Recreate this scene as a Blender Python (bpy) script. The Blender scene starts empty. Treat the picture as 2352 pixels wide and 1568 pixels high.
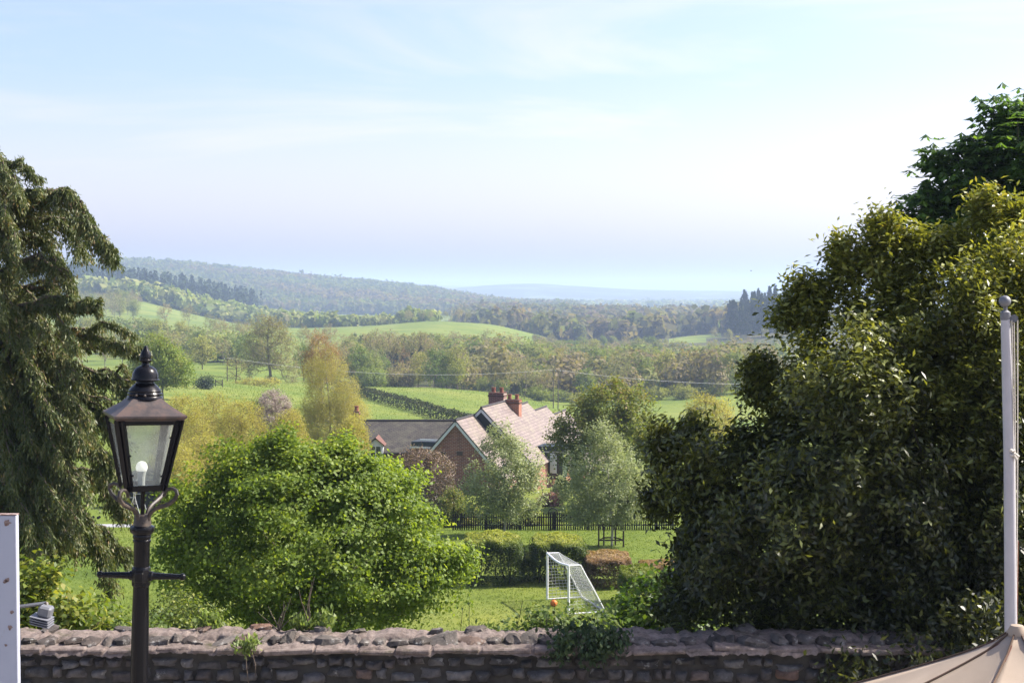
import bpy, math, random
import numpy as np
from mathutils import Vector, Matrix

# ------------------------------------------------------------------ camera, sky, sun, exposure
sc = bpy.context.scene
R = math.radians
PITCH = 2.05
cam_d = bpy.data.cameras.new("camera")
cam_d.lens = 50.0
cam_d.sensor_width = 36.0
cam_d.clip_start = 0.1
cam_d.clip_end = 40000.0
cam = bpy.data.objects.new("camera", cam_d)
sc.collection.objects.link(cam)
cam.location = (0, 0, 0)
cam.rotation_euler = (R(90 - PITCH), 0, 0)
sc.camera = cam

SUN_EL, SUN_AZ = 44.0, 76.0            # azimuth measured to the right of the view (+Y)
world = bpy.data.worlds.new("World")
sc.world = world
world.use_nodes = True
wn = world.node_tree
bg = wn.nodes["Background"]
sky = wn.nodes.new("ShaderNodeTexSky")
sky.sky_type = 'NISHITA'
sky.sun_disc = False
sky.sun_elevation = R(SUN_EL)
sky.sun_rotation = R(SUN_AZ)
sky.altitude = 100
sky.air_density = 1.0
sky.dust_density = 3.0
sky.ozone_density = 2.6
# thin high cirrus drawn out across the sky
_tc = wn.nodes.new("ShaderNodeTexCoord")
_mp = wn.nodes.new("ShaderNodeMapping"); _mp.inputs["Rotation"].default_value = (R(6), R(24), R(10)); _mp.inputs["Scale"].default_value = (1.3, 1.6, 9.0)
_nz = wn.nodes.new("ShaderNodeTexNoise"); _nz.inputs["Scale"].default_value = 1.6; _nz.inputs["Detail"].default_value = 7; _nz.inputs["Roughness"].default_value = .55; _nz.inputs["Distortion"].default_value = .5
_rp = wn.nodes.new("ShaderNodeValToRGB")
_rp.color_ramp.elements[0].position = .50; _rp.color_ramp.elements[0].color = (.04, .04, .04, 1)
_rp.color_ramp.elements[1].position = .72; _rp.color_ramp.elements[1].color = (.75, .75, .75, 1)
_mx = wn.nodes.new("ShaderNodeMix"); _mx.data_type = 'RGBA'
_bw = wn.nodes.new("ShaderNodeRGBToBW"); _ml = wn.nodes.new("ShaderNodeMix"); _ml.data_type = 'RGBA'; _ml.blend_type = 'MULTIPLY'; _ml.inputs[0].default_value = 1
_ml.inputs[7].default_value = (1.32, 1.30, 1.38, 1)
wn.links.new(_tc.outputs["Generated"], _mp.inputs[0]); wn.links.new(_mp.outputs[0], _nz.inputs["Vector"]); wn.links.new(_nz.outputs["Fac"], _rp.inputs[0])
wn.links.new(sky.outputs[0], _bw.inputs[0]); wn.links.new(_bw.outputs[0], _ml.inputs[6])
# pale veil thickening towards the horizon
_sx = wn.nodes.new("ShaderNodeSeparateXYZ"); wn.links.new(_tc.outputs["Generated"], _sx.inputs[0])
_vr = wn.nodes.new("ShaderNodeMapRange"); _vr.interpolation_type = 'SMOOTHSTEP'
_vr.inputs[1].default_value = 0.0; _vr.inputs[2].default_value = .17; _vr.inputs[3].default_value = .9; _vr.inputs[4].default_value = 0.0
wn.links.new(_sx.outputs[2], _vr.inputs[0])
_ma = wn.nodes.new("ShaderNodeMath"); _ma.operation = 'MAXIMUM'
wn.links.new(_rp.outputs[0], _ma.inputs[0]); wn.links.new(_vr.outputs[0], _ma.inputs[1])
wn.links.new(_ma.outputs[0], _mx.inputs[0]); wn.links.new(sky.outputs[0], _mx.inputs[6]); wn.links.new(_ml.outputs[2], _mx.inputs[7])
_tn = wn.nodes.new("ShaderNodeMix"); _tn.data_type = 'RGBA'; _tn.blend_type = 'MULTIPLY'; _tn.inputs[0].default_value = 1; _tn.inputs[7].default_value = (1.02, .972, 1.03, 1)
wn.links.new(_mx.outputs[2], _tn.inputs[6])
wn.links.new(_tn.outputs[2], bg.inputs[0])
bg.inputs[1].default_value = 0.12

sun_d = bpy.data.lights.new("sun", 'SUN')
sun_d.energy = 5.0
sun_d.angle = R(0.5)
sun_d.color = (1.0, 0.93, 0.82)
sun = bpy.data.objects.new("sun", sun_d)
sc.collection.objects.link(sun)
sdir = Vector((math.sin(R(SUN_AZ)) * math.cos(R(SUN_EL)), math.cos(R(SUN_AZ)) * math.cos(R(SUN_EL)), math.sin(R(SUN_EL))))
sun.rotation_euler = sdir.to_track_quat('Z', 'Y').to_euler()

sc.view_settings.view_transform = 'Standard'
sc.view_settings.look = 'None'
sc.view_settings.exposure = 1.1
sc.view_settings.gamma = 1.0
cy = sc.cycles
cy.max_bounces = 6
cy.diffuse_bounces = 3
cy.glossy_bounces = 2
cy.transmission_bounces = 4
cy.transparent_max_bounces = 12
cy.volume_bounces = 1
cy.caustics_reflective = False
cy.caustics_refractive = False
cy.sample_clamp_indirect = 4.0
cy.sample_clamp_direct = 1.0
cy.use_denoising = True
cy.denoiser = 'OPENIMAGEDENOISE'
cy.use_adaptive_sampling = False

# ------------------------------------------------------------------ picture geometry helpers
F = 50.0 / 36.0 * 2352.0
U0, V0, VH = 1176.0, 784.0, 667.0
cp, sp = math.cos(R(PITCH)), math.sin(R(PITCH))


def P(u, v, D):
    a = (u - U0) / F
    b = -(v - V0) / F
    y = cp + b * sp
    z = -sp + b * cp
    s = D / y
    return Vector((a * s, D, z * s))


def M(px, D):
    return px / F * D


# ------------------------------------------------------------------ terrain table
TU = [180, 320, 450, 560, 700, 850, 1000, 1130, 1230, 1340, 1500, 1650, 1780]
TD = {
    13.7: [-6.5], 25: [-9.3], 40: [-11.7], 50: [-11.95], 58: [-12.15], 70: [-12.6], 78: [-13.2], 100: [-14.3],
    130: [-13.5, -13.5, -13.5, -14, -15.5, -16.5, -16.5, -16.5, -16.5, -16.5, -17, -17, -17],
    200: [-14.5, -14.5, -14.8, -15.5, -17, -19.0, -19.6, -20, -20.6, -21.5, -22, -22, -22],
    260: [-17, -17, -17, -18, -19.5, -20.3, -21, -22, -23.3, -25, -26, -26, -26],
    330: [-19.3, -19.3, -19.5, -20.5, -21.5, -22, -22.3, -23.8, -26, -28, -27, -27, -27],
    400: [-21.5, -21.5, -21.5, -22.5, -25, -28, -28, -28, -29.5, -29, -27.5, -25, -25],
    500: [-22.5, -22.5, -22.5, -22.5, -24, -26, -26, -28, -30, -31, -31, -30, -30],
    620: [-20.5, -20.5, -21, -21, -21.5, -22.3, -22.5, -25, -29, -33, -33, -33, -33],
    750: [-19, -19.5, -20, -21, -21, -21, -19.5, -22.5, -28, -34, -31, -32, -33],
    900: [-18, -19.5, -21, -22.5, -23.5, -22, -18, -20.5, -27.8, -35, -31, -30, -26],
    1150: [-5, -8.5, -21, -28, -33, -34, -33, -33, -36, -40, -40, -32, -18],
    1300: [-3, -8, -19, -29, -36, -38, -38, -38, -39, -39, -39, -38, -18],
    1600: [3.5, -1.5, -11, -24.5, -36, -38, -36, -31, -32, -33, -34, -36, -36],
    2000: [-10, -15, -25, -32, -34, -34, -34, -34, -36, -37, -38, -38, -38],
    2700: [46, 48, 39, 30, 17, 5, -8.4, -31, -36, -37, -37, -37, -37],
    3300: [40, 42, 33, 24, 10, -2, -15, -35, -38, -39, -39, -39, -39],
    4500: [10, 10, 0, -10, -20, -30, -35, -40, -40, -40, -40, -40, -40],
    6000: [0, 0, 0, 0, 0, 0, 6, 31, 38, 22, 5, 2, -2],
    7500: [-20], 
    9500: [80, 80, 78, 78, 78, 76, 43, 29, 22, 14, 6, 2, 0],
    12500: [-15],
}
_D = np.array(sorted(TD))
_Z = np.array([(TD[d] * len(TU) if len(TD[d]) == 1 else TD[d]) for d in _D], float)
_lD = np.log(_D)
_ug = np.linspace(100, 1900, 181)
_lg = np.linspace(_lD[0], _lD[-1], 340)
_Zu = np.array([np.interp(_ug, TU, row) for row in _Z])
_ZG = np.array([np.interp(_lg, _lD, _Zu[:, i]) for i in range(len(_ug))]).T


def _smooth(A, axis, n):
    for _ in range(n):
        B = np.pad(A, [(1, 1) if k == axis else (0, 0) for k in range(2)], mode='edge')
        A = (np.take(B, range(0, A.shape[axis]), axis) + 2 * np.take(B, range(1, A.shape[axis] + 1), axis) + np.take(B, range(2, A.shape[axis] + 2), axis)) / 4
    return A


_ZG = _smooth(_smooth(_ZG, 0, 5), 1, 12)


def gz(x, y):
    x = np.asarray(x, float); y = np.asarray(y, float)
    D = np.maximum(y, 13.7)
    u = np.clip(U0 + F * x / D, 100, 1900)
    fi = np.clip((np.log(D) - _lg[0]) / (_lg[1] - _lg[0]), 0, len(_lg) - 1.001)
    fj = np.clip((u - _ug[0]) / (_ug[1] - _ug[0]), 0, len(_ug) - 1.001)
    i = fi.astype(int); j = fj.astype(int); a = fi - i; b = fj - j
    z = (_ZG[i, j] * (1 - a) * (1 - b) + _ZG[i + 1, j] * a * (1 - b) + _ZG[i, j + 1] * (1 - a) * b + _ZG[i + 1, j + 1] * a * b)
    amp = np.clip((D - 90) / 400, 0, 1)
    z = z + amp * (0.5 * np.sin(x * 0.021 + 1.3) * np.sin(y * 0.017) + 0.25 * np.sin(x * 0.061 + y * 0.043))
    return z


def G(x, y):
    return float(gz(x, y))


# ------------------------------------------------------------------ object helpers
COL = sc.collection


def tag(o, label=None, cat=None, group=None, kind=None):
    if label: o["label"] = label
    if cat: o["category"] = cat
    if group: o["group"] = group
    if kind: o["kind"] = kind
    return o


def empty(name, loc, label=None, cat=None, group=None, rz=0.0):
    o = bpy.data.objects.new(name, None)
    o.empty_display_size = 0.2
    COL.objects.link(o)
    o.location = loc
    o.rotation_euler = (0, 0, rz)
    return tag(o, label, cat, group)


def np_mesh(name, verts, quads=None, tris=None, v=None, mats=(), midx=None, smooth=False):
    me = bpy.data.meshes.new(name)
    verts = np.asarray(verts, np.float32)
    nq = 0 if quads is None else len(quads)
    nt = 0 if tris is None else len(tris)
    me.vertices.add(len(verts))
    me.vertices.foreach_set("co", verts.ravel())
    loops = np.concatenate([np.asarray(a, np.int32).ravel() for a in (quads, tris) if a is not None and len(a)])
    me.loops.add(len(loops))
    me.loops.foreach_set("vertex_index", loops)
    me.polygons.add(nq + nt)
    st = np.concatenate([np.arange(nq) * 4, nq * 4 + np.arange(nt) * 3]).astype(np.int32)
    me.polygons.foreach_set("loop_start", st)
    if midx is not None:
        me.polygons.foreach_set("material_index", np.asarray(midx, np.int32))
    if smooth:
        me.polygons.foreach_set("use_smooth", np.ones(nq + nt, bool))
    if v is not None:
        at = me.attributes.new("v", 'FLOAT', 'FACE')
        at.data.foreach_set("value", np.asarray(v, np.float32))
    for m in mats:
        me.materials.append(m)
    me.update(calc_edges=True)
    return me


def link(name, me, parent=None, loc=None):
    o = bpy.data.objects.new(name, me)
    COL.objects.link(o)
    if parent is not None: o.parent = parent
    if loc is not None: o.location = loc
    return o


class MB:
    """collects simple shapes into ONE mesh"""
    def __init__(s):
        s.v = []; s.f = []

    def add(s, vs, fs):
        b = len(s.v)
        s.v += [tuple(p) for p in vs]
        s.f += [tuple(b + i for i in f) for f in fs]

    def box(s, c, d, rot=None, bev=0.0):
        x, y, z = d[0] / 2, d[1] / 2, d[2] / 2
        if bev <= 0:
            vs = [Vector((sx * x, sy * y, sz * z)) for sz in (-1, 1) for sy in (-1, 1) for sx in (-1, 1)]
            fs = [(0, 2, 3, 1), (4, 5, 7, 6), (0, 1, 5, 4), (2, 6, 7, 3), (0, 4, 6, 2), (1, 3, 7, 5)]
        else:
            b = min(bev, x * .9, y * .9, z * .9)
            vs = []; key = {}
            for sz in (-1, 1):
                for sy in (-1, 1):
                    for sx in (-1, 1):
                        for ax in range(3):
                            q = [sx * (x - b), sy * (y - b), sz * (z - b)]
                            q[ax] = (sx * x, sy * y, sz * z)[ax]
                            key[(sx, sy, sz, ax)] = len(vs); vs.append(Vector(q))
            k = lambda sx, sy, sz, ax: key[(sx, sy, sz, ax)]
            fs = []
            for sg in (-1, 1):
                fs.append([k(sg, a, b_, 0) for a, b_ in ((-1, -1), (1, -1), (1, 1), (-1, 1))][::sg])
                fs.append([k(a, sg, b_, 1) for a, b_ in ((-1, -1), (-1, 1), (1, 1), (1, -1))][::sg])
                fs.append([k(a, b_, sg, 2) for a, b_ in ((-1, -1), (1, -1), (1, 1), (-1, 1))][::sg])
            for a in (-1, 1):
                for b_ in (-1, 1):
                    fs.append([k(-1, a, b_, 1), k(1, a, b_, 1), k(1, a, b_, 2), k(-1, a, b_, 2)])
                    fs.append([k(a, -1, b_, 0), k(a, 1, b_, 0), k(a, 1, b_, 2), k(a, -1, b_, 2)])
                    fs.append([k(a, b_, -1, 0), k(a, b_, 1, 0), k(a, b_, 1, 1), k(a, b_, -1, 1)])
                    for c_ in (-1, 1):
                        fs.append([k(a, b_, c_, 0), k(a, b_, c_, 1), k(a, b_, c_, 2)])
        if rot is not None: vs = [rot @ q for q in vs]
        c = Vector(c)
        s.add([q + c for q in vs], fs)
        return s

    def tube(s, pts, rad, n=8, cap=True):
        pts = [Vector(p) for p in pts]
        if not hasattr(rad, '__len__'): rad = [rad] * len(pts)
        rings = []
        up = None
        for i, p in enumerate(pts):
            t = (pts[min(i + 1, len(pts) - 1)] - pts[max(i - 1, 0)]).normalized()
            if up is None or abs(up.dot(t)) > .95:
                up = Vector((0, 0, 1)) if abs(t.z) < .9 else Vector((0, 1, 0))
            a = t.cross(up).normalized(); b = a.cross(t).normalized(); up = b
            rings.append([p + (a * math.cos(2 * math.pi * k / n) + b * math.sin(2 * math.pi * k / n)) * rad[i] for k in range(n)])
        vs = [q for r in rings for q in r]
        fs = []
        for i in range(len(pts) - 1):
            for k in range(n):
                fs.append((i * n + k, i * n + (k + 1) % n, (i + 1) * n + (k + 1) % n, (i + 1) * n + k))
        if cap:
            fs.append(tuple(range(n))[::-1]); fs.append(tuple((len(pts) - 1) * n + k for k in range(n)))
        s.add(vs, fs)
        return s

    def lathe(s, prof, n=24, loc=(0, 0, 0), off=0.0):
        vs = []; fs = []
        for r, z in prof:
            for k in range(n):
                a = 2 * math.pi * k / n + off
                vs.append((loc[0] + r * math.cos(a), loc[1] + r * math.sin(a), loc[2] + z))
        for i in range(len(prof) - 1):
            for k in range(n):
                fs.append((i * n + k, i * n + (k + 1) % n, (i + 1) * n + (k + 1) % n, (i + 1) * n + k))
        fs.append(tuple(range(n))[::-1]); fs.append(tuple((len(prof) - 1) * n + k for k in range(n)))
        s.add(vs, fs)
        return s

    def xform(s, mat):
        s.v = [tuple(mat @ Vector(p)) for p in s.v]
        return s

    def build(s, name, mat, parent=None, smooth=False, loc=None):
        me = bpy.data.meshes.new(name)
        me.from_pydata(s.v, [], s.f)
        me.materials.append(mat)
        if smooth:
            me.polygons.foreach_set("use_smooth", [True] * len(me.polygons))
            me.set_sharp_from_angle(angle=R(38))
        me.update()
        return link(name, me, parent, loc)


# ------------------------------------------------------------------ materials
def new_mat(name):
    m = bpy.data.materials.new(name)
    m.use_nodes = True
    nt = m.node_tree
    return m, nt, nt.nodes["Principled BSDF"], nt.nodes["Material Output"]


def ramp(nt, cols, fac, pos=None):
    r = nt.nodes.new("ShaderNodeValToRGB")
    e = r.color_ramp.elements
    n = len(cols)
    while len(e) < n: e.new(0.5)
    for i, c in enumerate(cols):
        e[i].position = pos[i] if pos else i / (n - 1)
        e[i].color = (*c, 1)
    nt.links.new(fac, r.inputs[0])
    return r.outputs[0]


def noise(nt, scale, detail=4, coord=None, rough=.55):
    n = nt.nodes.new("ShaderNodeTexNoise")
    n.inputs["Scale"].default_value = scale
    n.inputs["Detail"].default_value = detail
    n.inputs["Roughness"].default_value = rough
    if coord is not None: nt.links.new(coord, n.inputs["Vector"])
    return n.outputs["Fac"]


def mix(nt, a, b, fac, mode='MIX'):
    m = nt.nodes.new("ShaderNodeMix")
    m.data_type = 'RGBA'; m.blend_type = mode
    for val, sock in ((fac, m.inputs[0]), (a, m.inputs[6]), (b, m.inputs[7])):
        if isinstance(val, (float, int)): sock.default_value = val
        elif isinstance(val, tuple): sock.default_value = (*val, 1)
        else: nt.links.new(val, sock)
    return m.outputs[2]


def bump(nt, h, bsdf, strength=.5, dist=.02):
    b = nt.nodes.new("ShaderNodeBump")
    b.inputs["Strength"].default_value = strength
    b.inputs["Distance"].default_value = dist
    nt.links.new(h, b.inputs["Height"])
    nt.links.new(b.outputs[0], bsdf.inputs["Normal"])


def coords(nt, which="Object"):
    return nt.nodes.new("ShaderNodeTexCoord").outputs[which]


def leaf_mat(name, cols, trans=.35, rough=.5, spec=.35, tcol=(1.25, 1.3, .55), objvar=.0):
    m, nt, bs, out = new_mat(name)
    at = nt.nodes.new("ShaderNodeAttribute"); at.attribute_name = "v"
    c = ramp(nt, cols, at.outputs["Fac"])
    if objvar:
        oi = nt.nodes.new("ShaderNodeObjectInfo")
        hs = nt.nodes.new("ShaderNodeHueSaturation")
        mr = nt.nodes.new("ShaderNodeMapRange")
        mr.inputs[3].default_value = .5 - objvar * .08; mr.inputs[4].default_value = .5 + objvar * .05
        nt.links.new(oi.outputs["Random"], mr.inputs[0]); nt.links.new(mr.outputs[0], hs.inputs["Hue"])
        mr2 = nt.nodes.new("ShaderNodeMapRange")
        mr2.inputs[3].default_value = 1 + objvar * .35; mr2.inputs[4].default_value = 1 - objvar * .35
        nt.links.new(oi.outputs["Random"], mr2.inputs[0]); nt.links.new(mr2.outputs[0], hs.inputs["Value"])
        nt.links.new(c, hs.inputs["Color"]); c = hs.outputs[0]
    nt.links.new(c, bs.inputs["Base Color"])
    bs.inputs["Roughness"].default_value = rough
    bs.inputs["Specular IOR Level"].default_value = spec
    if trans > 0:
        tr = nt.nodes.new("ShaderNodeBsdfTranslucent")
        tc = mix(nt, c, tcol, 1.0, 'MULTIPLY')
        nt.links.new(tc, tr.inputs[0])
        mx = nt.nodes.new("ShaderNodeMixShader")
        mx.inputs[0].default_value = trans
        nt.links.new(bs.outputs[0], mx.inputs[1]); nt.links.new(tr.outputs[0], mx.inputs[2])
        nt.links.new(mx.outputs[0], out.inputs[0])
    return m


def plain(name, col, rough=.6, spec=.4, metal=0.0, var=.25, scale=8.0, bmp=0.0, col2=None):
    m, nt, bs, out = new_mat(name)
    co = coords(nt)
    n = noise(nt, scale, 6, co)
    c2 = col2 or tuple(x * (1 - var) for x in col)
    c = ramp(nt, [c2, col], n, [.35, .65])
    nt.links.new(c, bs.inputs["Base Color"])
    bs.inputs["Roughness"].default_value = rough
    bs.inputs["Specular IOR Level"].default_value = spec
    bs.inputs["Metallic"].default_value = metal
    if bmp: bump(nt, noise(nt, scale * 4, 6, co), bs, bmp, .01)
    return m


BARK = plain("bark", (.16, .125, .095), .9, .2, var=.5, scale=3, bmp=.5)
BARK_GREY = plain("bark_grey", (.22, .19, .16), .9, .2, var=.4, scale=2)
BARK_DARK = plain("bark_dark", (.055, .045, .035), .9, .2, var=.4, scale=2)
BARK_PALE = plain("bark_pale", (.38, .36, .31), .8, .2, var=.35, scale=5)

# ------------------------------------------------------------------ foliage engine
rng = np.random.default_rng(7)


def unit(a):
    return a / np.maximum(np.linalg.norm(a, axis=-1, keepdims=True), 1e-9)


def leaf_quads(r, c, ln, wd, mode='flat', out_c=None, fold=.25, up=.6, rnd=.8, outw=.35, jit=.5):
    """kite-shaped leaves at points c; returns verts (4N,3)"""
    n = len(c)
    ln = ln * r.uniform(.7, 1.3, (n, 1)); wd = wd * r.uniform(.7, 1.3, (n, 1))
    rv = r.normal(size=(n, 3))
    if mode == 'flat':
        nr = rv * rnd * .6 + np.array([0, 0, up])
        if out_c is not None: nr = nr + unit(c - out_c) * outw
        nr = unit(nr)
        a = unit(np.cross(nr, r.normal(size=(n, 3))))
    elif mode == 'droop':
        a = np.array([0, 0, -1.0]) + r.normal(size=(n, 3)) * jit
        if out_c is not None: a = a + unit((c - out_c) * np.array([1, 1, .2])) * .35
        a = unit(a)
        nr = unit(np.cross(a, rv))
    elif mode == 'up':
        a = np.array([0, 0, 1.0]) + r.normal(size=(n, 3)) * jit
        if out_c is not None: a = a + unit(c - out_c) * .5
        a = unit(a)
        nr = unit(np.cross(a, rv))
    else:
        a = unit(rv); nr = unit(np.cross(a, r.normal(size=(n, 3))))
    b = np.cross(nr, a)
    v0 = c - a * ln * .5
    v2 = c + a * ln * .5
    v1 = c + b * wd * .5 + nr * wd * fold + a * ln * .04
    v3 = c - b * wd * .5 + nr * wd * fold + a * ln * .04
    return np.stack([v0, v1, v2, v3], 1).reshape(-1, 3)


def leaf_mesh(name, verts, v, mat):
    n = len(verts) // 4
    return np_mesh(name, verts, quads=np.arange(4 * n).reshape(n, 4), v=v, mats=[mat])


def ell(r, lobes, n, shell=.6):
    """points in a set of ellipsoids (cx,cy,cz,rx,ry,rz), biased to the outside"""
    L = np.array([l[:6] for l in lobes], float)
    w = L[:, 3] * L[:, 4] * L[:, 5]
    w = w ** .75
    k = r.choice(len(L), n, p=w / w.sum())
    d = unit(r.normal(size=(n, 3)))
    rad = r.random((n, 1)) ** (1 / 3.0 * shell)
    return L[k, :3] + d * rad * L[k, 3:6]


def grow(r, trunk, tips, seg, r_tip, updir=.6, wob=.12, expo=2.4, kmax=None):
    """branch skeleton from a trunk polyline to tip points. returns A,B,ra,rb, tip directions"""
    tips = np.asarray(tips, float)
    tr = np.asarray(trunk, float)
    cap = len(tr) + len(tips) * 14 + 10
    pos = np.zeros((cap, 3)); par = np.full(cap, -1)
    pl = np.zeros(cap)
    n = len(tr)
    pos[:n] = tr
    par[1:n] = np.arange(n - 1)
    pl[1:n] = np.cumsum(np.linalg.norm(np.diff(tr, axis=0), axis=1))
    d0 = np.min(np.linalg.norm(tips[:, None] - tr[None], axis=2), axis=1)
    tdir = np.zeros((len(tips), 3))
    tidx = np.zeros(len(tips), int)
    first = max(1, n // 4)
    for ti in np.argsort(d0):
        t = tips[ti]
        dv = t - pos[first:n]
        d = np.linalg.norm(dv, axis=1)
        cost = d + updir * np.maximum(0, -dv[:, 2]) + .12 * pl[first:n]
        j = first + int(np.argmin(cost))
        d = np.linalg.norm(t - pos[j])
        k = int(min(10, max(1, round(d / seg))))
        pj = par[j]
        dj = pos[j] - pos[pj] if pj >= 0 else np.array([0, 0, 1.0])
        dj = dj / max(np.linalg.norm(dj), 1e-6)
        ctrl = pos[j] + dj * d * .35 + (t - pos[j]) * .15 + np.array([0, 0, .08 * d])
        last = j
        for q in range(1, k + 1):
            s = q / k
            p = (1 - s) ** 2 * pos[j] + 2 * s * (1 - s) * ctrl + s * s * t
            if q < k: p = p + r.normal(size=3) * wob * seg
            pos[n] = p; par[n] = last
            pl[n] = pl[last] + np.linalg.norm(p - pos[last])
            last = n; n += 1
            if n >= cap - 12: break
        tidx[ti] = last
        tdir[ti] = pos[last] - pos[par[last]]
        if n >= cap - 12: break
    acc = np.zeros(n)
    child = np.zeros(n, bool)
    child[par[1:n][par[1:n] >= 0]] = True
    acc[~child] = r_tip ** expo
    # children always come after parents
    for i in range(n - 1, 0, -1):
        acc[par[i]] += acc[i]
    rad = acc ** (1 / expo)
    A = pos[par[1:n]]; B = pos[1:n]
    ra = rad[par[1:n]].copy(); rb = rad[1:n]
    ra = np.minimum(ra, rb * 1.35 + r_tip * .3)
    return A, B, ra, rb, unit(tdir)


def tubes(A, B, ra, rb, n=4):
    t = unit(B - A)
    ref = np.where(np.abs(t[:, 2:3]) < .9, np.array([[0, 0, 1.0]]), np.array([[1.0, 0, 0]]))
    a = unit(np.cross(t, ref)); b = np.cross(a, t)
    E = len(A)
    ang = 2 * np.pi * np.arange(n) / n
    ring = a[:, None, :] * np.cos(ang)[None, :, None] + b[:, None, :] * np.sin(ang)[None, :, None]
    v = np.concatenate([A[:, None] + ring * ra[:, None, None], B[:, None] + ring * rb[:, None, None]], 1).reshape(-1, 3)
    base = (np.arange(E) * 2 * n)[:, None]
    k = np.arange(n)[None]; k2 = (k + 1) % n
    q = np.stack([base + k, base + k2, base + n + k2, base + n + k], 2).reshape(-1, 4)
    return v, q


def limb_mesh(name, A, B, ra, rb, mat, thick=.03):
    big = rb > thick
    vs, qs, off = [], [], 0
    for sel, n in ((big, 7), (~big, 3)):
        if sel.any():
            v, q = tubes(A[sel], B[sel], ra[sel], rb[sel], n)
            vs.append(v); qs.append(q + off); off += len(v)
    return np_mesh(name, np.concatenate(vs), quads=np.concatenate(qs), mats=[mat], smooth=True)


def make_tree(seed, trunk, lobes, ntips, per, sigma, ln, wd, lmat, bmat, seg=.5, r_tip=.006, mode='flat',
              shell=.6, stretch=(1, 1, 1), bias=0.0, extra_tips=None, thick=.03, fold=.25, up=.6, outw=.35, jit=.5,
              clump=.6, hi=0.0, updir=.6, keep=None):
    """crown and limb meshes in the space of the given points"""
    r = np.random.default_rng(seed)
    tips = ell(r, lobes, ntips, shell)
    if keep is not None: tips = tips[keep(tips)]
    if extra_tips is not None: tips = np.concatenate([tips, extra_tips])
    A, B, ra, rb, td = grow(r, trunk, tips, seg, r_tip, updir=updir)
    limb = limb_mesh("trunk", A, B, ra, rb, bmat, thick)
    nt = len(tips)
    cv = r.random(nt)
    idx = np.repeat(np.arange(nt), per)
    off = r.normal(size=(len(idx), 3)) * sigma * np.array(stretch)
    back = r.random((len(idx), 1)) * sigma * 1.5
    c = tips[idx] + off - td[idx] * back
    oc = np.mean(np.array([l[:3] for l in lobes]), axis=0)
    v = clump * cv[idx] + (1 - clump) * r.random(len(idx))
    if hi:      # new growth sits high; the evergreen's shade is also put into its low leaves
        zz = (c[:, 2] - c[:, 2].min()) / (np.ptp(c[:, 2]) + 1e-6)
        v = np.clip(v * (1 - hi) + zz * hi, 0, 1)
    q = leaf_quads(r, c, ln, wd, mode, oc, fold, up=up, outw=outw, jit=jit)
    return limb, leaf_mesh("crown", q, v, lmat)


def plant_tree(name, label, cat, base, limb, crown, group=None, trunk_name="trunk", crown_name="crown", local=False):
    """limb/crown meshes are in world coordinates unless local"""
    e = empty(name, base, label, cat, group)
    if not local:
        off = -np.array(base, np.float32)
        for me in (limb, crown):
            if me is None: continue
            n = len(me.vertices); co = np.empty(n * 3, np.float32)
            me.vertices.foreach_get("co", co)
            me.vertices.foreach_set("co", (co.reshape(-1, 3) + off).ravel()); me.update()
    if limb is not None: link(trunk_name, limb, e)
    if crown is not None: link(crown_name, crown, e)
    return e


def lob(u, v, D, ru, rv, dep):
    p = P(u, v, D)
    return (p.x, p.y, p.z, M(ru, D), dep, M(rv, D))


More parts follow.
